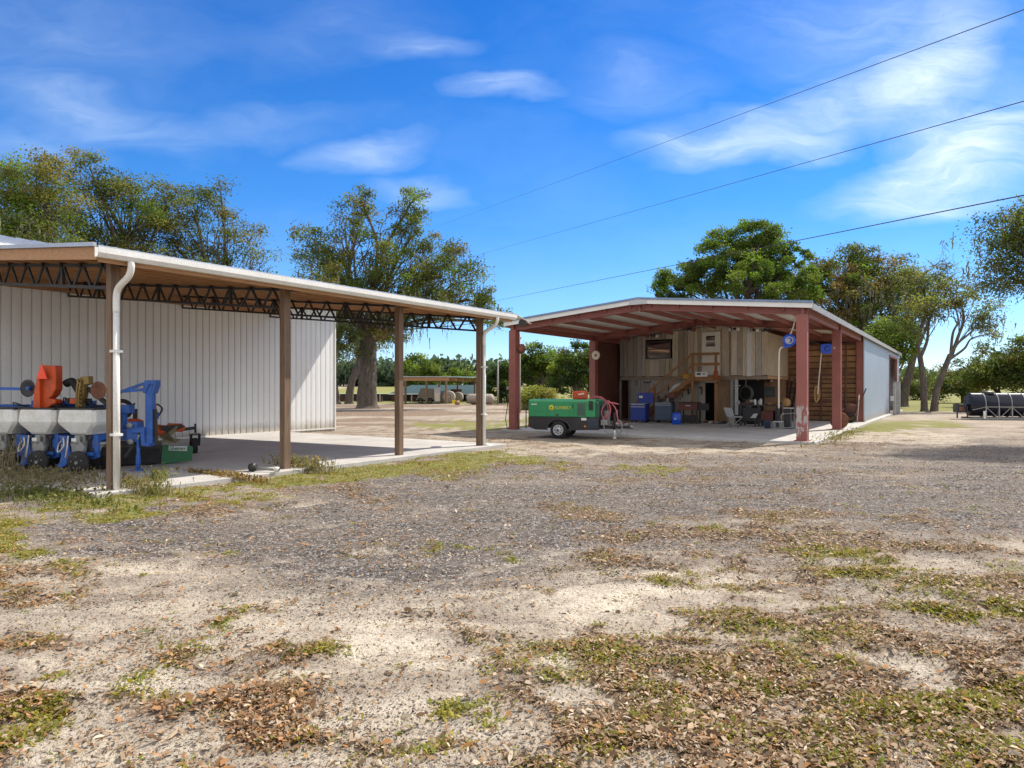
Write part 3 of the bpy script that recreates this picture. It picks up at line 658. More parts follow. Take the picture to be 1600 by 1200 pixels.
# purlins run along the barn, roof sheets, white underside
for s in (.55,1.65,2.75,3.85,4.8,5.53,6.5,7.6,8.7,9.8):
    MB().box(s-.035,-.08,rf(s)-.165,s+.035,BL,rf(s)-.012).build('purlin',m_red,barn)
for s,sg in ((-.02,-1),(BW+.02,1)): MB().box(s-.05,-.1,EB-.27,s+.05,13.75,EB-.03).build('eave_strut',m_red,barn)
oh=.32; yf=-.22
def rt(x): return rf(x)+.15
roofz=lambda x: EB+.01+(RB-EB)*(1-abs(x-RID)/RID)
mb=MB()
for xe in (-oh,BW+oh):
    a_=roofz(xe); b_=roofz(RID)
    mb.add([(xe,yf,a_+.012),(xe,BL,a_+.012),(RID,BL,b_+.012),(RID,yf,b_+.012),(xe,yf,a_+.042),(xe,BL,a_+.042),(RID,BL,b_+.042),(RID,yf,b_+.042)],[(0,1,2,3),(7,6,5,4),(0,4,5,1),(1,5,6,2),(3,7,4,0)])
    n=110
    for i in range(n+1): yy=yf+.02+(BL-yf-.04)*i/n; mb.bar((xe,yy,a_+.055),(RID,yy,b_+.055),.035,.03)
mb.bar((RID,yf-.02,roofz(RID)+.075),(RID,BL,roofz(RID)+.075),.42,.035)
mb.build('roof',m_galv,barn,fix=True)
mb=MB()
for xe in (-oh+.02,BW+oh-.02):
    a_=roofz(xe)+.006; b_=roofz(RID)+.006; mb.add([(xe,yf+.02,a_),(xe,BL,a_),(RID,BL,b_),(RID,yf+.02,b_)],[(0,1,2,3)])
mb.build('roof_underside',m_under,barn)
for xe in (-oh,BW+oh):
    mb=MB().prism([(xe,roofz(xe)-.085),(RID,roofz(RID)-.085),(RID,roofz(RID)+.06),(xe,roofz(xe)+.06)],1,yf-.03,yf-.001)
    mb.build('front_fascia',m_white,barn,fix=True)
    MB().prism([(xe,roofz(xe)+.062),(RID,roofz(RID)+.062),(RID,roofz(RID)+.125),(xe,roofz(xe)+.125)],1,yf-.07,yf+.06).build('rake_cap',mat('sky_tint_cap',(.20,.27,.42),.4,.3,bump=0) if xe<0 else bpy.data.materials['sky_tint_cap'],barn,fix=True)  # cap's blue is sky reflection on bare metal, put into its base colour
MB().prism([(RID-.3,roofz(RID)-.12),(RID+.3,roofz(RID)-.12),(RID+.3,roofz(RID)+.10),(RID,roofz(RID)+.135),(RID-.3,roofz(RID)+.10)],1,yf-.055,yf-.031).build('ridge_cap',m_lgrey,barn,fix=True)
for s,sg in ((-oh,-1),(BW+oh,1)): MB().box(s-.02,yf,roofz(s)-.13,s+.02,BL,roofz(s)+.05).build('eave_trim',mat('dull_eave_trim',(.36,.33,.31),.5,bump=0) if sg>0 else m_white,barn)
# enclosed part: right wall with two door openings, left wall, end wall
mb=MB(); X=BW+.16
def rw(a_,b_,z0,z1): ribbed(mb,a_,b_,z0,z1,X,.012,.19,1,.03)
rw(13.85,27,.02,EB-.02); rw(27,32.4,3.65,EB-.02); rw(32.4,34.6,.02,EB-.02); rw(34.6,BL+.2,2.4,EB-.02)
mb.build('right_wall',m_bsiding,barn)
mb=MB().box(X-.02,13.72,.02,X+.03,13.85,EB-.02); mb.build('corner_trim',m_bsiding,barn)
mb=MB().box(-.20,6.9,.02,-.17,BL,EB-.03); mb.build('left_wall',m_white,barn)
MB().box(-.16,6.92,.07,-.13,BL,EB-.03).build('left_lining',m_brownin,barn)
MB().box(-.15,BL,.02,X,BL+.04,EB-.03).build('end_wall',m_siding,barn)
# door opening frame and the sliding door pushed back
mb=MB(); mb.box(X-.1,26.9,.06,X+.05,27.02,3.7).box(X-.1,32.36,.06,X+.06,32.5,3.7).box(X-.1,27.02,3.6,X+.05,32.36,3.72)
mb.build('door_frame',m_red,barn)
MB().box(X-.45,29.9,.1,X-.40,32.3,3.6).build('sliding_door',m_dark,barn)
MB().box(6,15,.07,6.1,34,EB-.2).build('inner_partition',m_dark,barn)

# slatted insulated wall across the third frame
st=13.86
mb=MB(); s0,s1=bs(1196,st),BW-.12; zt=EB-.42
z=.12; i=0
while z<zt:
    hh=.165 if z<2.3 else .24
    k=.75+.5*random.random(); up=1.25 if (z>2.6) else 1.0
    mb.color((k*up,k*.95*up,k*.9*up)); mb.box(s0,st,z,s1,st+.05,min(z+hh,zt)); z+=hh+.055; i+=1
mb.color((.45,.38,.36)); mb.box(s0,st+.06,.08,s1,st+.1,zt+.1)
w_=mb.build('slatted_wall',m_slat,barn)
for s in (s0+.03,bs(1231,st),bs(1246,st),bs(1283,st),bs(1322,st),s1-.02):
    MB().box(s-.035,st-.05,.08,s+.035,st-.002,zt).build('stud',m_brownin,barn)
for z in (bz(1250,st,588),1.02): MB().box(s0,st-.035,z,s1,st-.052+.05,z+.09).build('girt',m_brownin,barn)
MB().box(s0-.1,st-.06,zt+.02,s1+.1,st+.02,EB-.36).build('header',m_brownin,barn)

# upper room of weathered boards above the workshop
WT=9.62; FZ=bz(1085,WT,588); sL,sR=.02,bs(1200,WT)
def boards(mb,s0,s1,z0,ztop,t,th=.03,tone=(1,1,1),wr=(.16,.34)):
    s=s0
    while s<s1-.02:
        w_=min(random.uniform(*wr),s1-s)
        if s1-s-w_<.1: w_=s1-s
        k=random.uniform(.62,1.12); c_=(k*tone[0],k*tone[1]*random.uniform(.94,1.02),k*tone[2]*random.uniform(.88,1.05))
        dt=random.uniform(0,.022); mb.color(c_)
        zt_=ztop(s+w_/2) if callable(ztop) else ztop
        mb.box(s+.007,t-dt,z0+random.uniform(0,.03),s+w_-.007,t+th,zt_); s+=w_
top=lambda s: rf(s)-.02
mb=MB(); sA,sB=bs(1143,WT),bs(1143,WT)
dl,dr=bs(1097,WT),bs(1125.5,WT); dzt=bz(1110,WT,519); wl,wr_=bs(1010.5,WT),bs(1048.5,WT); wz0,wz1=bz(1030,WT,560.5),bz(1030,WT,533)
boards(mb,sL,bs(981,WT),FZ,top,WT,tone=(.62,.64,.64)); boards(mb,bs(981,WT),wl-.06,FZ,top,WT)
boards(mb,wl-.06,wr_+.06,FZ,wz0-.05,WT,tone=(1.12,1.1,1.05)); boards(mb,wl-.06,wr_+.06,wz1+.05,top,WT)
boards(mb,wr_+.06,dl-.07,FZ,top,WT,tone=(.95,.93,.9)); boards(mb,dl-.07,dr+.07,dzt+.05,top,WT); boards(mb,dr+.07,sA,FZ,top,WT,tone=(.9,.85,.8))
boards(mb,sA,sR,FZ+.0,top,WT-.05,tone=(1.12,1.15,1.15),wr=(.2,.3))
mb.color((.7,.66,.6)); mb.box(sR-.03,WT,FZ,sR,13.8,EB); 
mb.build('board_wall',m_barnw,barn)
MB().color((.6,.55,.5)).box(sL,WT+.0,FZ-.16,sR,WT+.06,FZ-.002).build('floor_beam',m_barnw,barn)
MB().box(sL,WT+.07,FZ-.14,sR,13.8,FZ-.02).build('upper_floor',m_ply,barn)
MB().box(bs(1168,WT),WT-.085,FZ-.02,bs(1175,WT),WT-.056,top(6)-.02).build('white_batten',m_white,barn)
# window
wf=MB(); fw=.05
wf.box(wl,WT-.05,wz0,wr_,WT-.005,wz0+fw).box(wl,WT-.05,wz1-fw,wr_,WT-.005,wz1).box(wl,WT-.05,wz0+fw,wl+fw,WT-.005,wz1-fw).box(wr_-fw,WT-.05,wz0+fw,wr_,WT-.005,wz1-fw)
wm=(wz0+wz1)/2+.05; wf.box(wl+fw,WT-.05,wm-.03,wr_-fw,WT-.005,wm+.02)
win=wf.build('window',mat('dark_bronze_frame',(.06,.05,.045),.5,bump=0),barn)
MB().box(wl+fw,WT-.03,wz0+fw,wr_-fw,WT-.02,wm-.03).box(wl+fw,WT-.04,wm+.02,wr_-fw,WT-.03,wz1-fw).build('pane',m_glass,win)
MB().color((.9,.85,.8)).box(wl-.05,WT-.03,wz0-.055,wr_+.05,WT-.008,wz0-.003).build('sill',m_barnw,win)
# upper door
do=MB().box(dl,WT-.04,FZ+.03,dr,WT+.0,dzt).build('door',m_cream,barn,bevel=.006)
pz0,pz1=bz(1110,WT,541.5),bz(1110,WT,525); pl,pr=bs(1104,WT),bs(1117.5,WT)
MB().box(pl-.03,WT-.052,pz0-.03,pr+.03,WT-.041,pz1+.03).build('pane_frame',m_cream,do)
pm=(pz0+pz1)/2
MB().box(pl,WT-.06,pz0,pr,WT-.053,pm-.025).box(pl,WT-.06,pm+.025,pr,WT-.053,pz1).build('pane',m_glass,do)
MB().ball((dl+.07,WT-.08,FZ+1.0),.035).build('handle',m_gold,do)
mb=MB().color((.8,.75,.65)); mb.box(dl-.06,WT-.03,FZ,dl-.004,WT+.0,dzt+.06).box(dr+.004,WT-.03,FZ,dr+.06,WT+.0,dzt+.06).box(dl-.004,WT-.03,dzt+.005,dr+.004,WT+.0,dzt+.06)
mb.build('door_casing',m_barnw,do)
# lower workshop front (set back a little under the floor beam)
LT=WT+.12; lw=MB()
boards(lw,bs(985,LT),bs(1102,LT),.08,FZ-.16,LT,tone=(1.0,1.05,1.12),wr=(.3,.6))
lw.color((.55,.4,.28)); lw.box(bs(1118,LT),LT,.08,bs(1144,LT),LT+.04,FZ-.16)
lw.color((1,1.05,1.1)); lw.box(bs(1102,LT),LT-.01,bz(1110,LT,598),bs(1118,LT),LT+.03,FZ-.16)
lw.build('lower_board_wall',m_barnw,barn)
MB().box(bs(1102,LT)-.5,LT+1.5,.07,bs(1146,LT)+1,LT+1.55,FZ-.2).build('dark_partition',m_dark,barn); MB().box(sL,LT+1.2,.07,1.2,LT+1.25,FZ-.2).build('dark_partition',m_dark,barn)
for px in (1145.5,1152): MB().box(bs(px,LT)-.06,LT-.2,CURB,bs(px,LT)+.06,LT-.08,FZ-.161).build('support_post',m_lgrey if px>1150 else m_pipe,barn)
MB().box(bs(969,LT)-.04,LT,CURB,bs(969,LT)+.05,LT+.08,FZ-.161).box(bs(984,LT)-.06,LT-.02,CURB,bs(984,LT),LT+.08,FZ-.161).build('jamb_post',m_pipe,barn)
# back wall of the open corner: sheets of old plywood
mb=MB(); BT2=13.3
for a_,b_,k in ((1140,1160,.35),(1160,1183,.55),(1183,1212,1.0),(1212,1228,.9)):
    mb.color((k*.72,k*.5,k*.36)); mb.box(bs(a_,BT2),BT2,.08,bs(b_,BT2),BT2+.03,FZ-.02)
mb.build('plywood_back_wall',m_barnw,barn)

# stair and landing
sx0,sx1=bs(993,8.9),bs(1085,8.9); lx1=bs(1127,8.9); ta,tb=8.62,9.5
stair=thing('wooden_staircase','wooden staircase with handrail climbing to a small landing and white door','staircase',P0,TH)
n=12
for k in range(n-1):
    x=sx0+(sx1-sx0)*(k+1)/n; z=CURB+(FZ-CURB)*(k+1)/n
    MB().box(x-.02,ta+.04,z-.04,x+.27,tb-.04,z).build('tread',m_stair,stair)
for t in (ta,tb): 
    dz=.14; MB().prism([(sx0-.05,CURB),(sx0+.22,CURB),(sx1,FZ-.22),(sx1,FZ),(sx1-.05,FZ)],1,t-.02,t+.02).build('stringer',m_stair,stair,fix=True)
MB().box(sx1,ta-.02,FZ-.05,lx1,tb+.02,FZ-.004).build('landing',m_stair,stair)
MB().box(sx1,ta-.045,FZ-.24,lx1,ta-.021,FZ+.0).build('rim_joist',m_stair,stair)
for x in (sx1+.04,bs(1119.5,ta)): MB().box(x-.05,ta-.14,CURB,x+.05,ta-.046,FZ+.98).build('post',m_stair,stair)
for z in (FZ+.52,FZ+.98): MB().box(sx1-.03,ta-.18,z-.06,lx1+.05,ta-.142,z+.06).build('rail',m_stair,stair)
MB().bar((sx0+.1,ta-.16,CURB+.78),(sx1+.02,ta-.16,FZ+.98),.04,.09).build('handrail',m_stair,stair)
MB().bar((sx0+.7,ta-.16,CURB+.85),(sx1+.02,ta-.16,FZ+.45),.03,.08).build('rail',m_stair,stair)
xm=(sx0*.62+sx1*.38); MB().box(xm-.04,ta-.14,CURB+.75,xm+.04,ta-.03,CURB+1.75).build('newel',m_stair,stair)
# ================================================================ trees
G1=[(.10,.155,.02),(.075,.12,.018),(.13,.175,.03)]            # fresh green
G2=[(.085,.115,.022),(.12,.138,.028),(.06,.09,.018),(.145,.13,.035)]   # olive oak
G3=[(.05,.085,.02),(.035,.065,.018)]                          # dark
def tree(name,label,px,Z,base_r,lobes,fork=.32,nc=90,nl=120,leaf=.16,pal=G2,moss=0,group=None,seed=1,stems=None,spread=.75,lean=0,cs=None,bare=.0,cat='tree',csk=.78):
    """lobes: (px,py,rx_px,ry_px,depth offset m) at depth Z.  A trunk with limbs to every lobe, twigs to every leaf clump."""
    rg=np.random.default_rng(seed); rd=random.Random(seed)
    b=Vector(((px-800)/F*Z,Z,0)); root=thing(name,label,cat,b,0,group)
    LB=[]
    for q in lobes:
        c=ray(q[0],Z,q[1])-b; c.y=q[4] if len(q)>4 else 0
        LB.append((c,q[2]/F*Z,q[3]/F*Z))
    top=max(c.z+rz for c,rx,rz in LB)
    mb=MB(); forks=[]
    for sx_,ln in (stems or [(0,lean)]):
        fk=Vector((sx_+ln,rd.uniform(-.3,.3),top*fork*rd.uniform(.9,1.1)))
        k=1.0 if not stems else .8
        pts=curve_pts([(sx_,0,-.1),(sx_+.1*ln,0,fk.z*.25),(sx_+.45*ln+rd.uniform(-.1,.1)*base_r*3,0,fk.z*.6),fk],5)
        rr=[base_r*k*(1.55 if i==0 else 1.25 if i==1 else 1.08-.28*i/len(pts)) for i in range(len(pts))]
        mb.tube(pts,rr,20,False,.07); forks.append(fk)
    totv=sum(rx*rx*rz for c,rx,rz in LB); V=[];C=[];MV=[];MC=[]
    P=np.array(pal)
    for c,rx,rz in LB:
        fk=min(forks,key=lambda f:(f-c).length)
        L_=(c-fk).length; mid=fk.lerp(c,.5)+Vector((rd.uniform(-.12,.12)*L_,rd.uniform(-.12,.12)*L_,rd.uniform(.02,.14)*L_))
        ends=c-Vector((0,0,rz*.35)); lim=curve_pts([fk-Vector((0,0,.3)),fk.lerp(mid,.5)+Vector((rd.uniform(-.3,.3),0,rd.uniform(-.2,.2))),mid,ends],6)
        r0=base_r*min(.62,.3+.4*math.sqrt(rx*rx*rz/totv)); m=len(lim)
        mb.tube(lim,[r0*(1-.72*i/(m-1)) for i in range(m)],7,False)
        n=max(5,int(nc*(rx*rx*rz)**.667/sum((a*a*d_)**.667 for _,a,d_ in LB)))
        for k in range(n):
            d=rg.normal(size=3); d/=np.linalg.norm(d); rad=rg.random()**.38
            ct=np.array([c.x,c.y,c.z])+d*rad*np.array([rx,rx*.85,rz])
            s_=(cs or csk*(.34*rx*(5/ n)**.33+.35))*rg.uniform(.55,1.25)
            j=rd.randrange(m//3,m); p=lim[j]; q=Vector(ct)
            w_=p.lerp(q,.55)+Vector((rd.uniform(-.15,.15),rd.uniform(-.15,.15),rd.uniform(-.05,.22)))*(q-p).length
            tw=curve_pts([p,w_,q],4); rt_=max(.02,r0*.2)*(.7 if j>m*.7 else 1)
            mb.tube(tw,[rt_*(1-.8*i/(len(tw)-1)) for i in range(len(tw))],5,False)
            for e in range(3):          # fine twigs sticking out of the clump
                o=Vector(np.clip(rg.normal(size=3),-1.1,1.1)); o.z=abs(o.z)*.7; mb.tube([q,q+o*s_*.55,q+o*s_*.95+Vector(rg.normal(size=3))*s_*.15],[.03*Z/50,.018*Z/50,.006],3,False)
            N_=int(1.9*nl*rg.uniform(.35,1.5)*(1-bare*(rg.random()<.6)))
            o=np.clip(rg.normal(size=(N_,3)),-1.7,1.7)*np.array([s_,s_,s_*.62])*spread
            cen=ct+o; nrm=rg.normal(size=(N_,3))+np.array([0,0,.9]); nrm/=np.linalg.norm(nrm,axis=1)[:,None]
            t=np.cross(nrm,rg.normal(size=(N_,3))); t/=np.linalg.norm(t,axis=1)[:,None]+1e-9; u=np.cross(nrm,t)
            sz=leaf*rg.uniform(.42,.98,(N_,1))
            V.append(np.stack([cen-t*sz,cen-u*sz*.5,cen+t*sz,cen+u*sz*.5],1))
            base=P[rg.integers(len(P))]*rg.uniform(.75,1.75)
            cc=base*rg.uniform(.72,1.2,(N_,1)); br=rg.random(N_)<.03; cc[br]=np.array((.17,.12,.05))
            C.append(cc)
            if moss and ct[2]<top*.78 and rg.random()<moss:
                for e in range(rg.integers(4,11)):
                    a=ct+rg.normal(size=3)*np.array([s_,s_,s_*.4]); ln=rg.uniform(.5,1.9)*(.6+s_*.35)*(1 if Z>30 else .55); 
                    for h in range(5):
                        z0=-ln*h/5; z1=-ln*(h+1.25)/5; w0=.065*(Z/60)*(1-h/6)*rg.uniform(.6,1.5); dx=rg.normal(size=2)*.06
                        th=rg.random()*3.14; A=np.array([math.cos(th)*w0,math.sin(th)*w0,0])
                        MV.append(np.stack([a+[0,0,z0]-A,a+[dx[0],dx[1],z1]-A*.7,a+[dx[0],dx[1],z1]+A*.7,a+[0,0,z0]+A]))
                        MC.append(np.array((.17,.17,.125))*rg.uniform(.6,1.25))
    mb.build('trunk',m_bark,root)
    quads_mesh('crown',np.concatenate(V),np.concatenate(C),m_leaf,root)
    if MV: quads_mesh('spanish_moss',np.array(MV),np.array(MC),m_moss,root)['kind']='stuff'
    return root
OAKS='oaks behind the white building'
tree('live_oak','broad olive live oak at the far left behind the white building',30,38,.5,[(20,330,95,60,0),(-70,370,80,60,1),(90,300,65,40,-1),(60,400,100,50,-2),(15,275,50,28,1)],nc=150,nl=150,leaf=.105,pal=G2+G1[:1],group=OAKS,seed=3,moss=.15)
tree('live_oak','tallest oak with bare twigs rising above the middle of the white building roof',175,43,.5,[(150,285,65,34,0),(215,300,60,36,1),(120,345,70,45,-1),(200,375,85,50,0),(250,330,45,34,0),(140,255,30,16,0)],nc=150,nl=120,leaf=.105,group=OAKS,seed=5,bare=.4)
tree('live_oak','twiggy oak sloping down to the right above the white gutter',335,46,.45,[(305,318,52,32,0),(350,365,58,40,0),(290,380,60,44,-1),(395,405,38,36,0),(345,295,28,16,0),(330,430,80,35,0)],nc=130,nl=110,leaf=.105,group=OAKS,seed=8,bare=.5)
tree('live_oak','big moss hung live oak with thick trunk standing beyond the carport',574,55,.74,
 [(560,345,42,40,0),(563,305,18,16,0),(505,400,52,42,-1),(640,350,40,42,1),(645,308,20,16,0),(600,420,62,48,-2),(680,410,62,44,0),(735,455,48,38,0),(540,455,58,46,-3),(660,480,70,30,-2),(765,490,28,40,0),(555,525,50,42,-2),(610,500,55,36,2)],
 fork=.30,nc=330,nl=110,leaf=.135,pal=G2+[(.10,.15,.025)],seed=12,moss=.30,bare=.3)
tree('live_oak','leaning twin trunk oak draped in grey moss left of the big oak',536,70,.5,[(515,520,45,42,0),(555,535,40,36,2),(535,480,46,34,0),(520,565,22,16,0)],stems=[(-.7,-1.0),(.6,.9)],fork=.34,nc=60,nl=100,leaf=.16,seed=14,moss=.9,bare=.3)
tree('small_tree','bright green tree rising behind the low pole barn',668,96,.3,[(660,580,40,24,0),(705,590,34,16,0),(650,600,30,14,0)],nc=60,nl=90,leaf=.24,pal=G1,seed=17)
BARN='trees seen through the open bay left of the workshop'
tree('cedar_tree','dark evergreen seen between the gutter pipe and the red post',782,75,.25,[(782,605,23,34,0),(775,580,12,14,0),(790,582,15,20,0)],fork=.2,nc=60,nl=120,leaf=.16,pal=G3+[(.06,.10,.025)],seed=19)
tree('oak_tree','green oak seen right of the red post behind the pale shrub',848,72,.35,[(838,562,28,30,0),(862,575,28,30,1),(820,585,18,22,0)],fork=.3,nc=80,nl=110,leaf=.17,pal=G1+G3,group=BARN,seed=21)
tree('oak_tree','darker green oak seen behind the orange box of the compressor',902,66,.35,[(902,560,28,30,0),(888,590,32,30,1),(925,580,30,36,0)],fork=.3,nc=90,nl=110,leaf=.16,pal=G3+G1+[(.10,.12,.06)],group=BARN,seed=22)
tree('shrub','yellow green feathery shrub behind the green compressor',838,52,.08,[(838,625,26,22,0),(826,617,16,16,0),(854,624,16,16,0),(836,640,30,12,0)],fork=.1,nc=60,nl=130,leaf=.10,pal=[(.20,.21,.04),(.16,.18,.035),(.24,.21,.06)],seed=24,cat='shrub')
tree('live_oak','tall bright green oak rising above the red barn ridge',1165,62,.6,[(1185,385,52,38,0),(1125,405,50,36,0),(1080,435,48,32,0),(1225,415,46,36,0),(1160,440,66,44,-2),(1245,450,50,40,1),(1050,455,32,24,0),(1180,362,34,16,0),(1135,375,26,18,0)],nc=300,nl=140,leaf=.155,pal=G1+[(.10,.165,.022),(.07,.12,.02)],csk=.60,seed=27)
tree('live_oak','mixed green and brown oak with hanging moss right of the bright green oak',1345,66,.55,[(1320,418,54,30,0),(1380,425,48,32,0),(1285,440,46,36,0),(1350,460,62,46,-2),(1300,478,56,40,-2),(1415,455,40,34,0),(1345,402,30,16,0),(1400,500,40,34,0)],nc=260,nl=110,leaf=.155,pal=G2+[(.09,.14,.02),(.19,.135,.05)],seed=29,moss=.6,bare=.25)
tree('small_tree','fresh light green tree at the far corner of the barn',1392,57,.2,[(1395,520,34,30,0),(1368,540,28,26,0),(1415,535,22,28,0),(1390,555,30,20,0)],nc=80,nl=120,leaf=.13,pal=[(.14,.185,.03),(.11,.16,.025)],seed=31)
tree('live_oak','thin umbrella shaped oak with forked trunk at the edge of the pasture',1452,48,.26,[(1500,462,46,20,0),(1455,480,44,20,0),(1535,490,30,22,0),(1480,450,30,12,0),(1425,505,26,20,0),(1550,515,18,18,0)],stems=[(-.35,-.3),(.3,1.1)],fork=.42,nc=80,nl=80,leaf=.115,pal=G2,seed=33,bare=.4,moss=.2)
tree('live_oak','bare limbed mossy oak behind the thin umbrella shaped oak',1412,60,.32,[(1440,440,50,24,0),(1470,425,36,16,0),(1425,475,34,24,0)],lean=1.0,fork=.36,nc=60,nl=60,leaf=.13,pal=G2,seed=35,bare=.7,moss=.5)
for i,(px,Z,lb,L_) in enumerate([
 (1560,58,[(1560,575,44,40,0),(1530,590,34,28,0),(1590,560,34,40,0)],'olive tree standing over the left end of the dark tank'),
 (1615,56,[(1600,595,36,40,0),(1630,560,50,50,0),(1585,570,26,26,0)],'green tree over the dark tank at the right edge of the photo'),
 (1505,74,[(1505,590,38,36,0),(1480,605,30,26,0),(1525,600,30,30,0)],'brownish olive tree behind the thin umbrella shaped oak'),
 (1440,92,[(1440,600,34,26,0),(1415,610,22,20,0)],'far pale tree seen under the umbrella shaped oak')]):
    tree('pasture_tree',L_,px,Z,.22,lb,fork=.2,nc=80,nl=110,leaf=.15,pal=G2+[(.08,.11,.03)],seed=40+i,group='trees along the pasture',bare=.15)
tree('live_oak','large moss hung oak leaning in from beyond the right edge of the photo',1745,19.6,.45,[(1578,372,46,40,0),(1622,345,50,36,-.5),(1596,425,50,26,.3),(1800,280,110,70,0),(1760,350,110,80,1),(1690,420,80,40,-.8)],fork=.3,nc=320,nl=230,leaf=.055,pal=G2,seed=50,moss=.4,bare=.5,cs=.5)

# far woods along the horizon
def far_woods():
    rg=np.random.default_rng(77); V=[];C=[]
    for (x0,x1,Z,h,n) in ((-420,120,330,8,1500),(-60,60,230,9,700),(120,700,420,12,1900),(-330,-60,420,13,1200)):
        for k in range(n):
            X=rg.uniform(x0,x1); zb=3.0*sstep(92,300,np.array([Z]))[0]; hh=h*(.55+.6*vnoise(np.array([X*.05]),np.array([Z*1.]),4)[0]); c=np.array([X,Z+rg.uniform(-8,8),zb+hh*rg.random()**.6])
            m=14; o=rg.normal(size=(m,3))*np.array([2.2,1.5,1.3]); nrm=rg.normal(size=(m,3)); nrm/=np.linalg.norm(nrm,axis=1)[:,None]
            t=np.cross(nrm,rg.normal(size=(m,3))); t/=np.linalg.norm(t,axis=1)[:,None]; u=np.cross(nrm,t); s_=rg.uniform(.6,1.3,(m,1)); q=c+o; q[:,2]=np.abs(q[:,2])
            V.append(np.stack([q-t*s_,q-u*s_*.7,q+t*s_,q+u*s_*.7],1)); C.append(np.array((.07,.105,.075))*rg.uniform(.6,1.3,(m,1)))
    o=quads_mesh('far_woods',np.concatenate(V),np.concatenate(C),m_leaf); tag(o,'far dark line of woods along the horizon beyond the pasture','woods',kind='stuff')
far_woods()
# dry brush and taller weeds along the carport edge
def brush(name,label,cx,cy,rx,ry,n,hmin,hmax,c0,c1,seed,rz=0):
    rg=np.random.default_rng(seed); d=rg.normal(size=(n,2))*np.array([rx,ry])*.5
    X=cx+d[:,0]*math.cos(rz)-d[:,1]*math.sin(rz); Y=cy+d[:,0]*math.sin(rz)+d[:,1]*math.cos(rz); V=[];C=[]
    h=rg.uniform(hmin,hmax,n); th=rg.random(n)*6.28; ln=rg.uniform(.15,.7,n)*h; w_=rg.uniform(.003,.007,n)
    b=np.stack([X,Y,np.full(n,.0)],-1); t1=b+np.stack([np.cos(th)*ln*.35,np.sin(th)*ln*.35,h*.6],-1); t2=b+np.stack([np.cos(th)*ln,np.sin(th)*ln,h],-1)
    s=np.stack([-np.sin(th)*w_,np.cos(th)*w_,0*w_],-1)
    V=np.concatenate([np.stack([b-s,t1-s,t1+s,b+s],1),np.stack([t1-s,t2-s*.3,t2+s*.3,t1+s],1)])
    # small leaves / seed heads on the stems
    k=rg.integers(0,n,n*2); f=rg.uniform(.3,1,(n*2,1)); q=t1[k]*(1-f)+t2[k]*f; a=rg.normal(size=(n*2,3))*.016; e=rg.normal(size=(n*2,3))*.012
    V=np.concatenate([V,np.stack([q-a,q-e,q+a,q+e],1)])
    m=rg.random((len(V),1)); C=(np.array(c0)*m+np.array(c1)*(1-m))*rg.uniform(.7,1.2,(len(V),1))
    o=quads_mesh(name,V,C,m_grass); tag(o,label,'weeds',kind='stuff')
p_=gnd(60,752); brush('dry_weeds','tangle of dry grey brush in front of the white planter hoppers',p_.x,p_.y,2.3,.9,1500,.05,.24,(.30,.24,.16),(.20,.18,.09),61,TH)
p_=gnd(12,745); brush('dry_weeds','few tall dry stalks at the far left before the planter',p_.x,p_.y,.5,.3,90,.3,.95,(.34,.28,.19),(.22,.19,.10),68,TH)
p_=gnd(60,775); brush('green_weeds','green weeds growing at the left edge in front of the carport',p_.x,p_.y,2.2,.5,900,.04,.12,(.11,.15,.03),(.20,.19,.06),62,TH)
p_=gnd(200,770); brush('dry_grass','dry and green grass at the foot of the front corner post',p_.x+.2,p_.y,.9,.16,320,.06,.26,(.33,.24,.12),(.13,.16,.04),63,TH)
p_=gnd(245,757); brush('dry_grass','tall green weed right of the front corner post',p_.x,p_.y,.3,.1,120,.08,.30,(.15,.19,.05),(.28,.24,.10),64,TH)
p_=gnd(470,735); brush('dry_grass','thin dry weeds around the second timber post',p_.x,p_.y,.9,.15,420,.08,.32,(.36,.27,.14),(.16,.17,.05),65,TH)
p_=gnd(350,748); brush('dry_grass','low reddish dry grass along the slab between the first two posts',p_.x,p_.y,1.3,.16,500,.04,.14,(.36,.20,.09),(.20,.18,.05),66,TH)
p_=gnd(1290,688); brush('dry_grass','strip of dry grass along the slab right of the worn red post',p_.x+1.2,p_.y+1.8,4.5,.5,600,.03,.10,(.30,.25,.10),(.16,.17,.05),67,R(56.6))
# ================================================================ helpers for objects
def text(name,s,size,m,parent,loc,rot,sx=1.0):
    cu=bpy.data.curves.new(name,'FONT'); cu.body=s; cu.size=size; cu.extrude=.001; cu.align_x='CENTER'; cu.align_y='CENTER'
    t_=bpy.data.objects.new(name,cu); col.objects.link(t_); dg=bpy.context.evaluated_depsgraph_get(); dg.update(); me_=bpy.data.meshes.new_from_object(t_.evaluated_get(dg)); bpy.data.objects.remove(t_)
    o=bpy.data.objects.new(name,me_); col.objects.link(o); me_.materials.clear(); me_.materials.append(m); o.parent=parent; o.location=loc; o.rotation_euler=rot; o.scale=(sx,1,1); return o
def at(s,t,z=CURB): q=P0+UX*s+VY*t; return Vector((q.x,q.y,z))
def it(name,label,cat,px,t,group=None,z=CURB): return thing(name,label,cat,at(bs(px,t),t,z),TH,group)
def disc(mb,c,r,w,axis=1,n=28,hub=.3):
    a=[0,0,0]; a[axis]=1
    return mb.lathe([(0,-w/2),(r*.92,-w/2),(r,-w*.3),(r,w*.3),(r*.92,w/2),(0,w/2)],c,a,n)
def tyre(mb,c,r,w,axis=1,n=32,ri=.62):
    a=[0,0,0]; a[axis]=1
    return mb.lathe([(r*ri,-w*.42),(r*.86,-w/2),(r*.97,-w*.4),(r,-w*.2),(r,w*.2),(r*.97,w*.4),(r*.86,w/2),(r*ri,w*.42),(r*ri,-w*.42)],c,a,n)
def pol(pts,fx,fz): return [(fx(p),fz(q)) for p,q in pts]

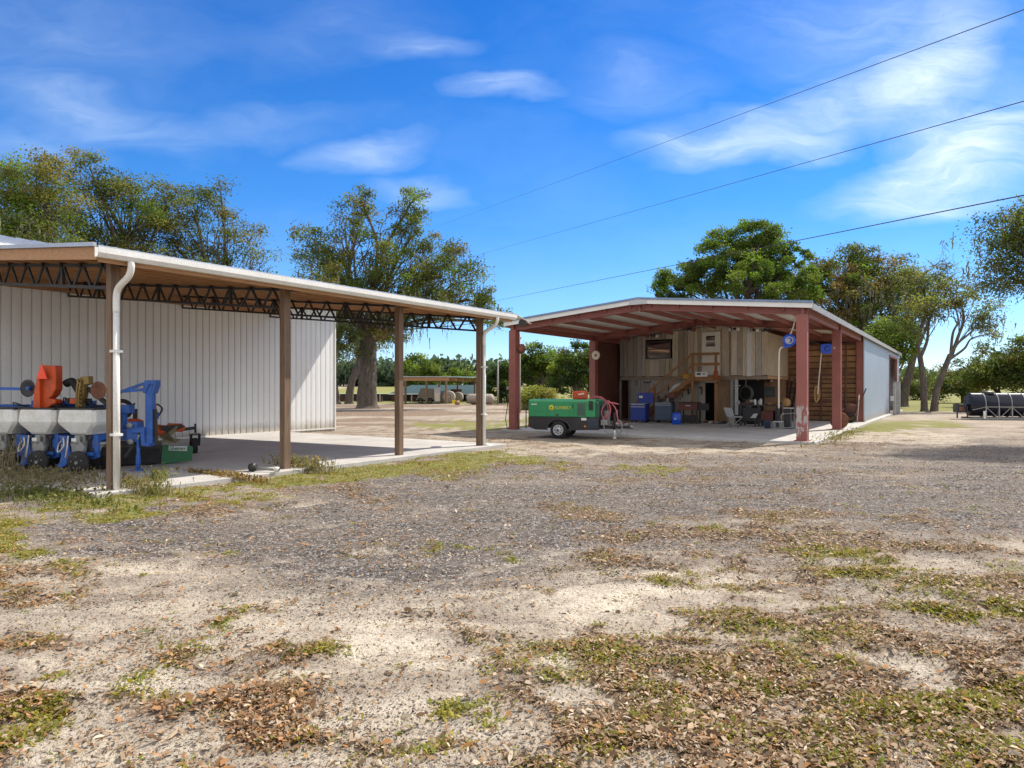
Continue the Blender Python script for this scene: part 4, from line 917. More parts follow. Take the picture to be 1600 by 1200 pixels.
# ================================================================ blue planter under the carport
K=84.0
pl=thing('planter','blue row crop planter with white seed hoppers and dark gauge wheels at the left','planter',(-8.0,12.75,CURB),R(-9))
lx=lambda px:(px-128)/K
lz=lambda py:CAMZ-CURB-(py-HZ)/K
for i in range(5):
    x=-.83*i
    h=MB()
    # hopper: chamfered tapering tub with a dark lid
    top=[(-.40,.0),(-.36,-.04),(.36,-.04),(.40,.0)]
    for zz,(a,b,c_,d_) in ():pass
    def ring(z,wx,y0,y1,ch): return [(x-wx,y0+ch,z),(x-wx+ch,y0,z),(x+wx-ch,y0,z),(x+wx,y0+ch,z),(x+wx,y1,z),(x-wx,y1,z)]
    rs=[ring(.72,.20,-.10,.40,.04),ring(.76,.22,-.14,.42,.05),ring(.90,.37,-.20,.45,.06),ring(.96,.40,-.22,.46,.06),ring(1.17,.385,-.20,.46,.06),ring(1.185,.37,-.18,.45,.06)]
    vs=[p for r in rs for p in r]; fs=[tuple(range(6))[::-1],tuple(range(30,36))]
    for a in range(5):
        for b in range(6): fs.append((a*6+b,a*6+(b+1)%6,(a+1)*6+(b+1)%6,(a+1)*6+b))
    h.add(vs,fs); ho=h.build('seed_hopper',m_hop,pl,bevel=.018)
    MB().box(x-.38,-.19,1.187,x+.38,.46,1.215).build('lid',m_char,ho,bevel=.008)
    # seed meter
    mm=MB().box(x-.10,-.10,.46,x+.10,.14,.715); disc(mm,(x+.02,-.12,.47),.13,.10); mm.box(x-.05,-.17,.54,x+.06,-.125,.70)
    mm.build('seed_meter',m_grey,pl,bevel=.01)
    fr=MB()
    fr.prism([(x-.42,.70),(x-.26,.70),(x-.20,.50),(x-.18,.34),(x-.06,.30),(x-.10,.22),(x-.22,.24),(x-.26,.16),(x-.38,.10),(x-.46,.14),(x-.40,.20),(x-.36,.34),(x-.34,.52)],1,-.12,-.07)
    fr.prism([(x+.12,.72),(x+.30,.72),(x+.31,.30),(x+.20,.26),(x+.05,.30),(x+.06,.36),(x+.16,.40)],1,.0,.05)
    fr.bar((x-.30,.0,.62),(x-.30,.55,.74),.06,.10); fr.bar((x+.22,.03,.62),(x+.22,.55,.74),.06,.10); fr.bar((x-.4,-.09,.4),(x+.25,-.05,.36),.05,.06)
    fr.build('row_frame',m_blue,pl,fix=True)
    for wx,wy,wz in ((.06,-.20,.215),(-.24,.02,.20)):
        w1=MB(); disc(w1,(x+wx,wy,wz),.215,.07); g_=w1.build('gauge_wheel',m_rubber,pl)
        b_=MB(); 
        for k in range(5): a=k*1.257+.4; b_.cyl((x+wx+math.cos(a)*.11,wy-.035,wz+math.sin(a)*.11),(x+wx+math.cos(a)*.11,wy-.048,wz+math.sin(a)*.11),.012,n=6)
        b_.cyl((x+wx,wy-.03,wz),(x+wx,wy-.055,wz),.03,n=10); b_.build('hub_bolts',m_grey,g_)
    sp_=MB(); sp_.tube([(x+.20+.03*math.cos(a*2.2),.10+.03*math.sin(a*2.2),.34+a*.022) for a in [k*.5 for k in range(26)]],.008,5); sp_.build('down_pressure_spring',m_grey,pl)
    w2=MB(); disc(w2,(x-.16,.42,.15),.15,.04); disc(w2,(x-.02,.46,.15),.15,.04); w2.build('closing_wheel',m_rubber,pl)
    MB().box(x+.13,-.03,.40,x+.17,.02,.70).cyl((x+.15,-.05,.42),(x+.15,.03,.42),.07,n=14).cyl((x+.15,-.05,.67),(x+.15,.03,.67),.05,n=14).build('chain_case',m_char,pl)
    MB().box(x-.10,-.175,.60,x+.0,-.171,.66).build('sticker',m_hop,pl)
    ex=MB(); ex.tube(curve_pts([(x-.05,.50,1.22),(x-.12,.30,1.30),(x+.10,.1,1.26),(x+.22,.3,1.24)],6),.012,6); ex.build('loose_hose',m_rubber,pl)
    hs_=MB(); hs_.tube(curve_pts([(x-.30,-.14,.66),(x-.22,-.22,.52),(x-.36,-.20,.40),(x-.42,-.12,.52),(x-.33,-.16,.60)],6),.012,6); hs_.tube(curve_pts([(x-.18,-.16,.70),(x-.12,-.25,.5),(x-.20,-.2,.3)],6),.012,6)
    hs_.build('seed_tube',m_hose,pl)
mb=MB().box(-4.2,.50,1.10,.55,.66,1.26).box(-4.2,.52,.66,.75,.66,.80)
for x in (-3.4,-2.0,-.6,.35): mb.box(x-.05,.53,.8,x+.05,.65,1.1)
mb.box(-1.55,.45,1.26,-.25,.62,1.34); mb.build('toolbar',m_blue,pl,bevel=.008)
# orange fan housing with the slow vehicle triangle
zx=lambda u:lx(u/6)-.20; zz=lambda v:lz(560+v/6)
out_=[(285,470),(300,330),(322,190),(352,62),(372,58),(512,62),(514,290),(480,350),(440,380),(512,388),(512,425),(420,470)]
fan=MB().prism(pol(out_,zx,zz),1,.12,.30).build('fan_housing',m_orange,pl,bevel=.02,fix=True)
MB().prism(pol([(300,468),(318,300),(345,190),(372,180),(378,470)],zx,zz),1,.05,.118).build('fan_chute',m_orange,fan,fix=True)
tri=[(405,40),(348,190),(462,190)]
MB().prism(pol(tri,zx,zz),1,.03,.045).build('slow_vehicle_triangle',mat('fluorescent_orange_red',(.95,.09,.03),.5,var=.05,bump=0),pl,fix=True)
cv=curve_pts([(zx(500),.4,zz(235)),(zx(575),.38,zz(215)),(zx(640),.36,zz(270)),(zx(690),.34,zz(360)),(zx(690),.32,zz(450))],14)
MB().tube(cv,[.075 if k%2 else .060 for k in range(len(cv))],12).build('air_hose',m_rubber,pl)
MB().prism(pol([(690,485),(705,330),(722,210),(745,170),(830,163),(835,240),(775,250),(782,330),(752,420),(745,485)],zx,zz),1,.2,.33).build('hose_carrier',m_gold,pl,bevel=.01,fix=True)
mb=MB()
for k in range(7): v=190+k*40; mb.tube(curve_pts([(zx(715),.18,zz(v+30)),(zx(745),.165,zz(v)),(zx(772),.18,zz(v+25))],5),.014,6)
mb.tube(curve_pts([(zx(735),.18,zz(200)),(zx(728),.15,zz(330)),(zx(720),.17,zz(470))],6),.02,6); mb.tube(curve_pts([(zx(760),.18,zz(220)),(zx(752),.15,zz(330)),(zx(742),.17,zz(470))],6),.02,6)
mb.build('hydraulic_hose',m_gold,pl)
for (u,v,sg) in ((155,280,-1),(925,300,1)):
    q=MB(); q.lathe([(0,.03),(.10,.02),(.165,-.02),(.17,-.015),(.10,.035),(0,.045)],(zx(u),.25,zz(v)),(0,1,0),28); q.build('marker_disc',m_rust if sg>0 else m_char,pl)
MB().bar((zx(-260),.30,zz(282)),(zx(165),.30,zz(288)),.05,.055).cyl((zx(155),.22,zz(280)),(zx(155),.34,zz(280)),.035,n=10).build('marker_arm',m_blue,pl)
MB().bar((zx(770),.33,zz(280)),(zx(990),.36,zz(450)),.06,.07).bar((zx(780),.31,zz(290)),(zx(925),.31,zz(300)),.05,.08).bar((zx(560),.33,zz(395)),(zx(800),.33,zz(400)),.08,.08).box(zx(560),.25,zz(420),zx(660),.45,zz(375)).build('hose_bracket',m_char,pl)
MB().box(zx(630),.2,zz(430),zx(690),.34,zz(378)).build('valve_block',m_orange,pl,bevel=.008)
mb=MB()
for k in range(4): mb.tube(curve_pts([(zx(520+k*20),.3,zz(400)),(zx(560+k*15),.22,zz(370+k*9)),(zx(610),.22,zz(385+k*8)),(zx(640),.3,zz(420))],6),.011,6)
mb.build('small_hose',m_rubber,pl)

# ---------------------------------------------------------------- blue mast implement
K2=82.4; iz=lambda py:CAMZ-CURB-(py-HZ)/K2; ix=lambda u:(150+u/6-209)/K2; iv=lambda v:iz(560+v/6)
ms=thing('hitch_mast','upright blue steel implement mast with a folded arm and a parking jack','implement',(-7.17,12.98,CURB),0)
MB().box(ix(425),.10,iv(810),ix(492),.24,iv(235)).build('mast',m_blue,ms,bevel=.01)
MB().prism(pol([(412,235),(425,205),(530,203),(532,250),(505,330),(492,330),(500,245),(470,240),(440,300),(425,330),(405,320)],ix,iv),1,.08,.26).build('top_bracket',m_blue,ms,fix=True,bevel=.005)
MB().bar((ix(418),.16,iv(228)),(ix(150),.2,iv(320)),.05,.05).bar((ix(410),.16,iv(292)),(ix(180),.2,iv(308)),.05,.06).build('folded_arm',m_blue,ms)
MB().box(ix(487),.12,iv(740),ix(500),.22,iv(480)).bar((ix(505),.16,iv(480)),(ix(515),.16,iv(800)),.05,.05).build('slide_rail',m_black,ms)
mb=MB().prism(pol([(385,680),(425,690),(432,800),(470,800),(470,830),(395,825)],ix,iv),1,.06,.28); mb.box(ix(250),.1,iv(790),ix(350),.34,iv(600)).box(ix(300),.05,iv(700),ix(430),.18,iv(650)); mb.bar((ix(-60),.3,iv(770)),(ix(300),.3,iv(740)),.1,.11); mb.build('base_frame',m_blue,ms,fix=True,bevel=.006)
for u,v in ((288,632),(296,785)): q=MB(); disc(q,(ix(u),.07,iv(v)),.055,.06); q.build('pulley',m_grey,ms)
j=MB().cyl((0,.12,.04),(0,.12,.60),.032,n=12).box(-.11,.02,0,.13,.22,.02).bar((0,.12,.02),(0,.12,.3),.06,.06).build('parking_jack',m_blue,ms)
MB().cyl((0,.12,.60),(0,.12,.72),.02,n=10).tube(curve_pts([(0,.12,.66),(.06,.05,.69),(.04,.02,.60)],5),.012,6).build('jack_crank',m_grey,j)
MB().bar((-.4,.25,.52),(.15,.22,.50),.05,.09).bar((-.3,.2,.25),(-.1,.22,.55),.05,.05).build('hose_guide',m_char,ms)

# ---------------------------------------------------------------- green and orange mower
K3=74.8; mz=lambda v:CAMZ-CURB-((560+v/6)-HZ)/K3; mxx=lambda u:(150+u/6-276)/K3*1.1
mw=thing('mower','finishing mower with green side shield, orange gearbox housing and caster wheel','mower',((276-800)/F*14.26,14.3,CURB),R(27))
MB().prism(pol([(640,806),(868,826),(876,850),(868,962),(628,988)],mxx,mz),1,-.03,.0).build('side_shield',m_dgreen,mw,fix=True,bevel=.006)
sp=MB().prism(pol([(688,815),(830,826),(828,872),(688,860)],mxx,mz),1,-.034,-.031).build('sticker',m_lgrey,mw,fix=True)
q=MB(); q.lathe([(.030,0),(.042,0),(.042,.003),(.030,.003)],(mxx(712),-.038,mz(838)),(0,1,0),24); q.box(mxx(710),-.039,mz(846),mxx(722),-.036,mz(838)); q.build('emblem',m_dgreen,sp)
q=MB(); rl=random.Random(9)
for k in range(6):
    u0=732+k*15; q.box(mxx(u0),-.039,mz(858),mxx(u0+rl.choice((8,11))),-.036,mz(836+rl.choice((0,3))))
q.build('lettering',m_dgreen,sp)
dk=MB(); dk.prism([(mxx(150),.03),(mxx(628),.03),(mxx(640),.37),(mxx(200),.40)],1,.005,1.9); dk.build('deck',m_char,mw,fix=True,bevel=.015)
for k in range(5): MB().box(mxx(240+k*78),-.012,.03,mxx(240+k*78+70),.003,.34).build('rubber_flap',m_rubber,mw)
OFF=.06
mb=MB().prism(pol([(515,640),(560,640),(600,690),(640,700),(770,705),(790,690),(800,660),(770,632),(660,625),(640,665),(560,715),(525,720)],mxx,mz),1,.5,.95); mb.box(mxx(515),.45,mz(735),mxx(640),1.0,mz(690)); mb.build('gearbox_housing',m_orange,mw,fix=True,bevel=.02,loc=(OFF,0,0))
MB().prism(pol([(600,640),(760,630),(800,650),(690,700),(620,700)],mxx,mz),1,.47,.495).build('seat_pad',m_black,mw,fix=True,loc=(OFF,0,0))
MB().prism(pol([(610,745),(700,720),(740,640),(720,640),(660,700),(600,790),(720,800),(760,770)],mxx,mz),1,.2,.42).build('belt_guard',mat('faded_olive_paint',(.23,.20,.10),.7,var=.35,scale=7),mw,fix=True,bevel=.008,loc=(OFF,0,0))
MB().prism(pol([(335,580),(420,570),(470,600),(460,670),(400,660)],mxx,mz),1,.7,1.0).build('orange_cover',m_orange,mw,fix=True,bevel=.01,loc=(OFF,0,0))
q=MB(); tyre(q,(mxx(300),.9,mz(480)),.22,.16); q.build('spare_wheel',m_rubber,mw,loc=(OFF,0,0))
MB().bar((mxx(365),.85,mz(470)),(mxx(400),.8,mz(425)),.03,.03).box(mxx(385),.8,mz(570),mxx(420),.95,mz(480)).build('lever',m_char,mw,loc=(OFF,0,0))
MB().box(mxx(505),.6,mz(500),mxx(570),.8,mz(440)).build('hydraulic_motor',m_orange,mw,bevel=.01,loc=(OFF,0,0))
MB().box(mxx(530),.62,mz(575),mxx(588),.78,mz(510)).build('pump_block',m_blue,mw,bevel=.01,loc=(OFF,0,0))
MB().tube(curve_pts([(mxx(560),.7,mz(450)),(mxx(578),.7,mz(436)),(mxx(614),.7,mz(480)),(mxx(590),.7,mz(540)),(mxx(548),.7,mz(612))],5),.018,8).build('grab_handle',m_black,mw,loc=(OFF,0,0))
# caster on its arm (further back)
MB().bar((mxx(700),1.6,.58),(mxx(1010),2.3,.62),.06,.07).bar((mxx(1010),2.3,.72),(mxx(1010),2.3,.50),.05,.05).build('caster_arm',m_black,mw,loc=(-.2,0,0))
q=MB(); tyre(q,(mxx(1005),2.35,.19),.19,.13,0,ri=.5); q.build('caster_wheel',m_rubber,mw,loc=(-.2,0,0)); MB().cyl((mxx(1005)-.04,2.35,.19),(mxx(1005)+.04,2.35,.19),.095).build('caster_rim',m_rust,mw,loc=(-.2,0,0))
MB().bar((mxx(1010)+.09,2.3,0.47),(mxx(1005)+.09,2.35,.19),.02,.06).bar((mxx(1010)-.09,2.3,0.47),(mxx(1005)-.09,2.35,.19),.02,.06).bar((mxx(1010)-.1,2.3,0.47),(mxx(1010)+.1,2.3,0.47),.06,.03).build('caster_fork',m_black,mw,loc=(-.2,0,0))
# pipe piece by the second post
q=gnd(395,737,CURB); db=thing('driveshaft','short black hub with a chrome shaft lying beside the second timber post','driveshaft',q,R(-12))
MB().lathe([(0,-.06),(.07,-.06),(.085,0),(.07,.06),(0,.06)],(0,0,.085),(1,0,.1),18).build('hub',m_black,db); MB().cyl((.05,0,.07),(.52,0,.05),.028,n=12).build('shaft',m_grey,db); MB().lathe([(.03,-.05),(.05,-.03),(.05,.03),(.03,.05)],(.5,0,.052),(1,0,0),14).build('joint',m_hop,db)

# ================================================================ towable compressor
A=R(-20); cw=thing('towable_compressor','green and charcoal towable air compressor with yellow sun logo parked before the barn','compressor',(.54,22.66,0),A)
Lb,Db=2.38,1.22
pr=[(0,.70),(Db,.70),(Db,1.20),(Db-.08,1.27),(.08,1.27),(0,1.20)]
MB().prism(pr,0,0,Lb-.12).add([],[]).build('canopy',m_green,cw,bevel=.025,fix=True)
MB().prism([(.05,.70),(Db-.05,.70),(Db-.05,1.16),(Db-.12,1.22),(.12,1.22),(.05,1.16)],0,Lb-.12,Lb).build('end_panel',mat('dark_green_panel',(.015,.10,.05),.5,bump=0),cw,fix=True,bevel=.01)
# lower body with a wheel arch
xa=1.05; ar=.40
arch=[(xa+ar*math.cos(t),.27+ar*math.sin(t)*.9) for t in [math.pi*k/12 for k in range(13)]]
lower=[(0,.36),(0,.698),(Lb,.698),(Lb,.30),(xa+ar,.27)]+arch[1:-1]+[(xa-ar,.27),(.25,.27)]
for y0,y1 in ((.01,.06),(Db-.06,Db-.01)): MB().prism(lower,1,y0,y1).build('lower_panel',m_char,cw,fix=True)
MB().box(.02,.07,.50,Lb-.02,Db-.07,.697).box(.02,.3,.32,Lb-.02,Db-.3,.499).build('chassis',m_char,cw)
MB().box(.0,.062,.36,.03,Db-.062,.69).build('end_plate',m_char,cw); MB().box(Lb-.03,.062,.32,Lb,Db-.062,.69).build('end_plate',m_char,cw)
fe=MB()
ro,ri_=.42,.385
pts=[(xa+ro*math.cos(math.pi*k/14),.27+ro*.92*math.sin(math.pi*k/14)) for k in range(15)]; pin=[(xa+ri_*math.cos(math.pi*k/14),.27+ri_*.92*math.sin(math.pi*k/14)) for k in range(15)]
fe.prism(pts+pin[::-1],1,-.06,.012); fe.build('fender',mat('dusty_fender',(.07,.062,.055),.7,var=.3),cw,fix=True)
for y0 in (.0,Db):
    sg=-1 if y0==0 else 1
    q=MB(); tyre(q,(xa,y0+.03*-sg+.02*sg,.275),.275,.17); wh=q.build('wheel',m_rubber,cw)
    q=MB(); yy=y0+.05*sg
    q.lathe([(.165,-.02),(.172,.03),(.155,.03),(.12,.005),(.06,.03),(.05,.05),(0,.05)],(xa,yy-.0,.275),(0,sg,0),28); rim=q.build('rim',m_lgrey,wh)
    q=MB()
    for k in range(8): a=k*math.pi/4; q.cyl((xa+.115*math.cos(a),yy+sg*.0,.275+.115*math.sin(a)),(xa+.115*math.cos(a),yy+sg*.022,.275+.115*math.sin(a)),.021,n=8)
    q.build('rim_hole',m_black,rim)
    MB().cyl((xa,yy+sg*.03,.275),(xa,yy+sg*.062,.275),.035,n=12).build('hub_cap',m_char,rim)
MB().cyl((xa,.06,.275),(xa,Db-.06,.275),.035).build('axle',m_black,cw)
# seams, louvre, exhaust, decals
for x in (.02,.62,1.42,1.55): MB().box(x,-.004,.74,x+.008,.002,1.19).build('panel_seam',m_dgreen,cw)
lv=MB().box(1.66,-.006,.75,1.95,.004,1.17).build('louvre_recess',mat('grey_green_recess',(.10,.16,.14),.6,bump=0),cw)
for k in range(9): MB().box(1.68,-.014,.775+k*.042,1.93,-.007,.787+k*.042).build('louvre_slat',m_dgreen,lv)
MB().box(1.65,-.012,.73,1.665,-.001,1.19).box(1.945,-.012,.73,1.96,-.001,1.19).box(1.665,-.012,1.17,1.945,-.001,1.19).build('louvre_frame',m_green,lv)
MB().box(2.06,-.03,.93,2.19,.02,1.23).build('exhaust_cover',m_black,cw,bevel=.01)
g_=MB(); n=11
for k in range(n):
    a=2*math.pi*k/n; a2=a+.19; a3=a-.19
    g_.prism([(.80+.075*math.cos(a3),1.0+.075*math.sin(a3)),(.80+.105*math.cos(a),1.0+.105*math.sin(a)),(.80+.075*math.cos(a2),1.0+.075*math.sin(a2))],1,-.006,-.001)
g_.lathe([(.035,0),(.080,0),(.080,.005),(.035,.005)],(.80,-.006,1.0),(0,1,0),32); g_.build('sun_logo',m_yel,cw)
text('lettering','SUNBELT',.135,m_yel,cw,(1.20,-.004,1.0),(R(90),0,0),1.0)
MB().box(.10,-.005,1.095,.30,-.001,1.125).build('maker_plate',m_white,cw)
MB().box(.95,-.02,.745,1.05,-.001,.79).build('door_latch',m_char,cw); MB().box(1.5,-.02,1.0,1.53,-.001,1.12).build('side_handle',m_dgreen,cw)
MB().box(1.80,.002,.60,1.97,.009,.68).build('warning_label',m_white,cw); MB().cyl((1.93,.01,.41),(1.93,-.012,.41),.035,n=14).build('marker_lamp',m_amber,cw); MB().box(-.03,.02,.36,.06,.12,.43).build('tail_lamp',m_redlens,cw)
for k in range(7): MB().box(2.02,-.004,.38+k*.042,2.34,.009,.395+k*.042).build('grille_slat',m_steelb,cw)
MB().box(Lb,.2,.40,Lb+.03,Db-.2,1.05).build('radiator_grille',m_black,cw)
# drawbar, jack, coupler
tx=3.30
MB().bar((Lb-.3,.25,.36),(tx-.3,Db/2,.36),.07,.09).bar((Lb-.3,Db-.25,.36),(tx-.3,Db/2,.36),.07,.09).bar((tx-.4,Db/2,.37),(tx,Db/2,.37),.09,.08).build('drawbar',m_black,cw)
MB().ball((tx+.02,Db/2,.38),.06).build('coupler',m_grey,cw)
jk=MB().cyl((2.80,.42,.30),(2.80,.42,.85),.042,n=14).box(2.72,.38,.38,2.88,.46,.46).build('jack',m_char,cw)
MB().cyl((2.80,.42,.04),(2.80,.42,.32),.033,n=12).cyl((2.80,.42,.0),(2.80,.42,.04),.06,n=14).build('jack_leg',m_white,jk); MB().bar((2.80,.42,.8),(2.92,.34,.84),.02,.02).cyl((2.92,.34,.84),(2.92,.30,.92),.014,n=8).build('jack_crank',m_grey,jk)
MB().box(Lb+.04,.1,.45,Lb+.25,.4,.62).box(Lb+.04,.5,.45,Lb+.2,.8,.9).build('hose_manifold',m_grey,cw,bevel=.01)
MB().bar((tx-.12,Db/2-.03,.33),(tx-.1,Db/2-.05,.02),.02,.02).bar((tx-.3,Db/2-.1,.33),(tx-.31,Db/2-.12,.05),.015,.015).build('safety_chain',m_grey,cw)
hz=thing('air_hose','pink red air hose coiled over the tow end of the green compressor','hose',cw.matrix_world@Vector((0,0,0)),0)
hz.location=(.54,22.66,0); hz.rotation_euler=(0,0,A)
mb=MB()
for k,o in enumerate((0,.06,-.04)):
    mb.tube(curve_pts([(1.85+.1*k,.5+o,1.30+.02*k),(2.15,.35+o,1.335+.02*k),(2.45,.28+o,1.27+.03*k),(2.62+.04*k,.25+o,1.05),(2.58+.05*k,.22+o,.75),(2.46,.25+o,.62+.05*k),(2.42,.24+o,.9),(2.55,.3+o,1.15),(2.75+.06*k,.3+o,1.18-.02*k),(2.95,.33+o,1.12)],8),.014,7)
mb.tube(curve_pts([(2.6,.3,1.25),(2.85,.3,1.0),(2.95,.25,.6),(3.0,.2,.45)],8),.022,7)
mb.build('hose_coil',m_rhose,hz); MB().tube(curve_pts([(2.95,.24,.62),(3.06,.22,.55),(3.08,.2,.3),(2.98,.18,.18),(2.9,.16,.35)],8),.018,7).tube(curve_pts([(2.5,.1,.7),(2.55,.05,.35),(2.7,.02,.2),(2.85,.05,.22)],8),.014,7).build('hose_tail',m_grey,hz)
oc=thing('tool_case','orange plastic tool case lying on top of the green compressor','case',(0,0,0),A)
oc.location=Vector((.54,22.66,1.275))+Vector((math.cos(A)*1.62-math.sin(A)*.55,math.sin(A)*1.62+math.cos(A)*.55,0))
MB().box(-.22,-.12,0,.24,.14,.27).build('case_body',mat('red_orange_plastic',(.55,.06,.015),.45,var=.15,bump=.03),oc,bevel=.03); MB().bar((-.02,-.135,.15),(.18,-.135,.19),.02,.05).build('case_handle',m_hose,oc)

# ================================================================ things in and around the barn
def dark_hook(): pass
t1=it('tool_chest','bright blue rolling tool chest with its lid raised left of the stairs','tool chest',1000,7.7)
MB().box(-.36,-.25,.10,.36,.25,.86).build('cabinet',m_tool,t1,bevel=.01)
for k,z in enumerate((.20,.36,.50,.62,.73)): MB().box(-.34,-.262,z,.34,-.251,z+(.13 if k<2 else .10)).build('drawer',m_tool,t1,bevel=.004)
for z in (.715,.82): MB().box(-.33,-.285,z-.012,.33,-.263,z+.018).build('drawer_pull',m_lgrey,t1)
MB().box(-.18,.18,.88,.58,.22,1.36).build('lid',m_tool,t1,bevel=.01); MB().box(-.40,-.27,.861,.40,.27,.885).build('worktop',m_grey,t1)
for sx_ in (-.3,.3):
    for sy in (-.2,.2): q=MB(); disc(q,(sx_,sy,.05),.05,.03,1,14); q.build('caster',m_rubber,t1)
MB().box(-.12,.17,1.12,.06,.179,1.22).build('sticker',m_white,t1)
t2=it('tool_chest','steel blue tool chest with cluttered top under the stairs','tool chest',1039,7.9)
MB().box(-.40,-.25,.12,.40,.25,.92).build('cabinet',m_steelb,t2,bevel=.01)
for k,z in enumerate((.2,.45,.62,.74,.83)): MB().box(-.38,-.262,z,.38,-.251,z+(.22 if k==0 else .09 if k>1 else .14)).build('drawer',m_steelb,t2,bevel=.004)
for z in (.72,.81,.90): MB().box(-.36,-.28,z-.01,.36,-.263,z+.012).build('drawer_pull',m_lgrey if z>.8 else m_steelb,t2)
for sx_ in (-.33,.33): MB().box(sx_-.03,-.2,0,sx_+.03,.2,.12).build('leg',m_char,t2)
mb=MB(); rr=random.Random(4)
def clutter(px,t,z,n,wid,names,gp,lab,seed,hmax=.3,mats=None):
    """small separate parts left on a surface: each one a thing of its own"""
    rr=random.Random(seed); ms_=mats or [m_grey,m_char,m_lgrey,m_steelb,m_dred]
    for k in range(n):
        nm,form=names[k%len(names)]; s=bs(px,t)+(-wid/2+wid*(k+.5)/n); tt=t+rr.uniform(-.14,.14); h=rr.uniform(.5,1)*hmax; w_=rr.uniform(.035,.075); m_=ms_[rr.randrange(len(ms_))]
        q=MB()
        if form=='can': q.lathe([(0,0),(w_,0),(w_*1.03,h*.05),(w_,h*.1),(w_,h*.8),(w_*.6,h*.9),(w_*.4,h),(0,h)],(0,0,0),(0,0,1),14)
        elif form=='box': q.box(-w_*1.2,-w_,0,w_*1.2,w_,h*.55); q.box(-w_*.9,-w_*.4,h*.55,w_*.9,w_*.4,h*.6)
        else: q.cyl((-w_*2,0,.03),(w_*2,.02,.03),.022,n=10); q.box(w_*1.3,-.05,.0,w_*2,.06,h*.35)
        o=q.build(nm,m_,None,bevel=.004 if form!='can' else 0); o.location=at(s,tt,z); o.rotation_euler=(0,0,TH+rr.uniform(-.6,.6)); tag(o,lab[k%len(lab)],lab_cat[nm],gp)
lab_cat={'spray_can':'can','parts_box':'box','hand_tool':'tool','jar':'jar','scrap_part':'scrap'}
clutter(1039,7.9,CURB+.92,7,.72,[('spray_can','can'),('parts_box','box'),('hand_tool','tool')],'clutter on the steel blue chest',['small can standing among clutter on the steel blue chest','small parts box among clutter on the steel blue chest','hand tool lying on the steel blue chest'],11,.42,[m_grey,m_lgrey,m_steelb,m_char])
fu=it('fuel_can','dark red fuel can on the right end of the steel blue chest','fuel can',1050,7.85,z=CURB+.92)
MB().prism([(-.15,0),(.15,0),(.17,.05),(.16,.2),(.06,.28),(-.12,.27),(-.17,.18),(-.17,.05)],1,-.08,.08).build('can_body',m_dred,fu,bevel=.025,fix=True,loc=(0,0,.18)); MB().cyl((.08,0,.44),(.2,0,.52),.02,n=8).cyl((0,0,0),(0,0,.18),.10,.10,n=14).build('spout',m_char,fu)
dm=it('drum','small bright blue plastic drum on the floor beside the steel blue chest','drum',1057,6.9)
MB().lathe([(0,0),(.18,0),(.195,.03),(.195,.18),(.205,.20),(.195,.22),(.195,.45),(.18,.50),(.06,.52),(0,.52)],(0,0,0),(0,0,1),26).build('drum_body',m_bluep,dm); MB().cyl((.05,-.02,.52),(.05,-.02,.57),.05,n=14).build('cap',m_char,dm); MB().box(-.02,-.203,.22,.06,-.196,.28).build('label_patch',m_white,dm)
pw=it('parts_washer','dark red parts washer cabinet with lid on black legs behind the stair post','parts washer',1078,8.0)
MB().box(-.42,-.28,.62,.42,.28,.92).build('tub',m_dred,pw,bevel=.01); MB().box(-.44,-.3,.921,.44,.3,.96).build('lid',m_char,pw,bevel=.008); MB().box(-.10,-.29,.78,.12,-.281,.82).build('name_plate',m_lgrey,pw)
for sx_ in (-.38,.38):
    for sy in (-.24,.24): MB().box(sx_-.03,sy-.03,0,sx_+.03,sy+.03,.62).build('leg',m_black,pw)
MB().box(-.3,-.2,.06,.3,.2,.36).build('lower_tank',m_black,pw,bevel=.01); MB().box(.44,-.2,.60,.80,.2,.90).build('side_shelf',m_black,pw)
sg1=it('sign','white metal plate sign fixed to the landing edge','sign',1096,ta-.06,z=0)
z0=bz(1096,ta-.06,588.5); z1=bz(1096,ta-.06,581); MB().box(-.28,-.012,z0,.28,-.0,z1).build('plate',m_white,sg1); MB().box(-.2,-.016,z0+.07,-.03,-.0125,z1-.05).box(.06,-.016,z0+.09,.16,-.0125,z1-.07).build('lettering',m_char,sg1)
sg2=it('notice','small black framed white notice on the lower board wall left of the stair','notice',1011.5,LT-.06,z=0)
z0=bz(1011,LT,598); z1=bz(1011,LT,590); MB().box(-.18,-.02,z0,.18,.0,z1).build('frame',m_black,sg2); MB().box(-.15,-.025,z0+.06,.15,-.0205,z1-.05).build('paper',m_lgrey,sg2); MB().prism([(-.14,z1-.1),(-.02,z1-.06),(.14,z1-.05),(.14,z1-.04),(-.14,z1-.04)],1,-.03,-.0255).build('picture',m_char,sg2,fix=True)
fr_=it('wall_rack','slim wire rack hanging on the lower board wall left of the framed notice','rack',994,LT-.06,z=0)
z0=bz(994,LT,603); z1=bz(994,LT,590); MB().box(-.06,-.03,z0,-.04,0,z1).box(.04,-.03,z0,.06,0,z1).box(-.04,-.03,z1-.03,.04,0,z1).box(-.04,-.03,z0,.04,0,z0+.03).box(-.04,-.025,(z0+z1)/2,.04,0,(z0+z1)/2+.02).build('rack_frame',m_grey,fr_)
yb_=thing('tool_case','yellow tool case resting on the upper stair treads','case',at(bs(1073,8.75),8.75,0),TH); zt=bz(1073,8.75,592)
MB().box(-.16,-.09,zt,.18,.09,zt+.24).build('case_body',mat('yellow_plastic',(.62,.30,.02),.45,bump=.03),yb_,bevel=.02); MB().box(-.06,-.03,zt+.241,.08,.03,zt+.26).build('case_handle',m_char,yb_)
bx=thing('parts_box','long pale box lying on the middle stair treads','box',at(bs(1055,8.7),8.7,0),TH); zt=bz(1055,8.7,606)
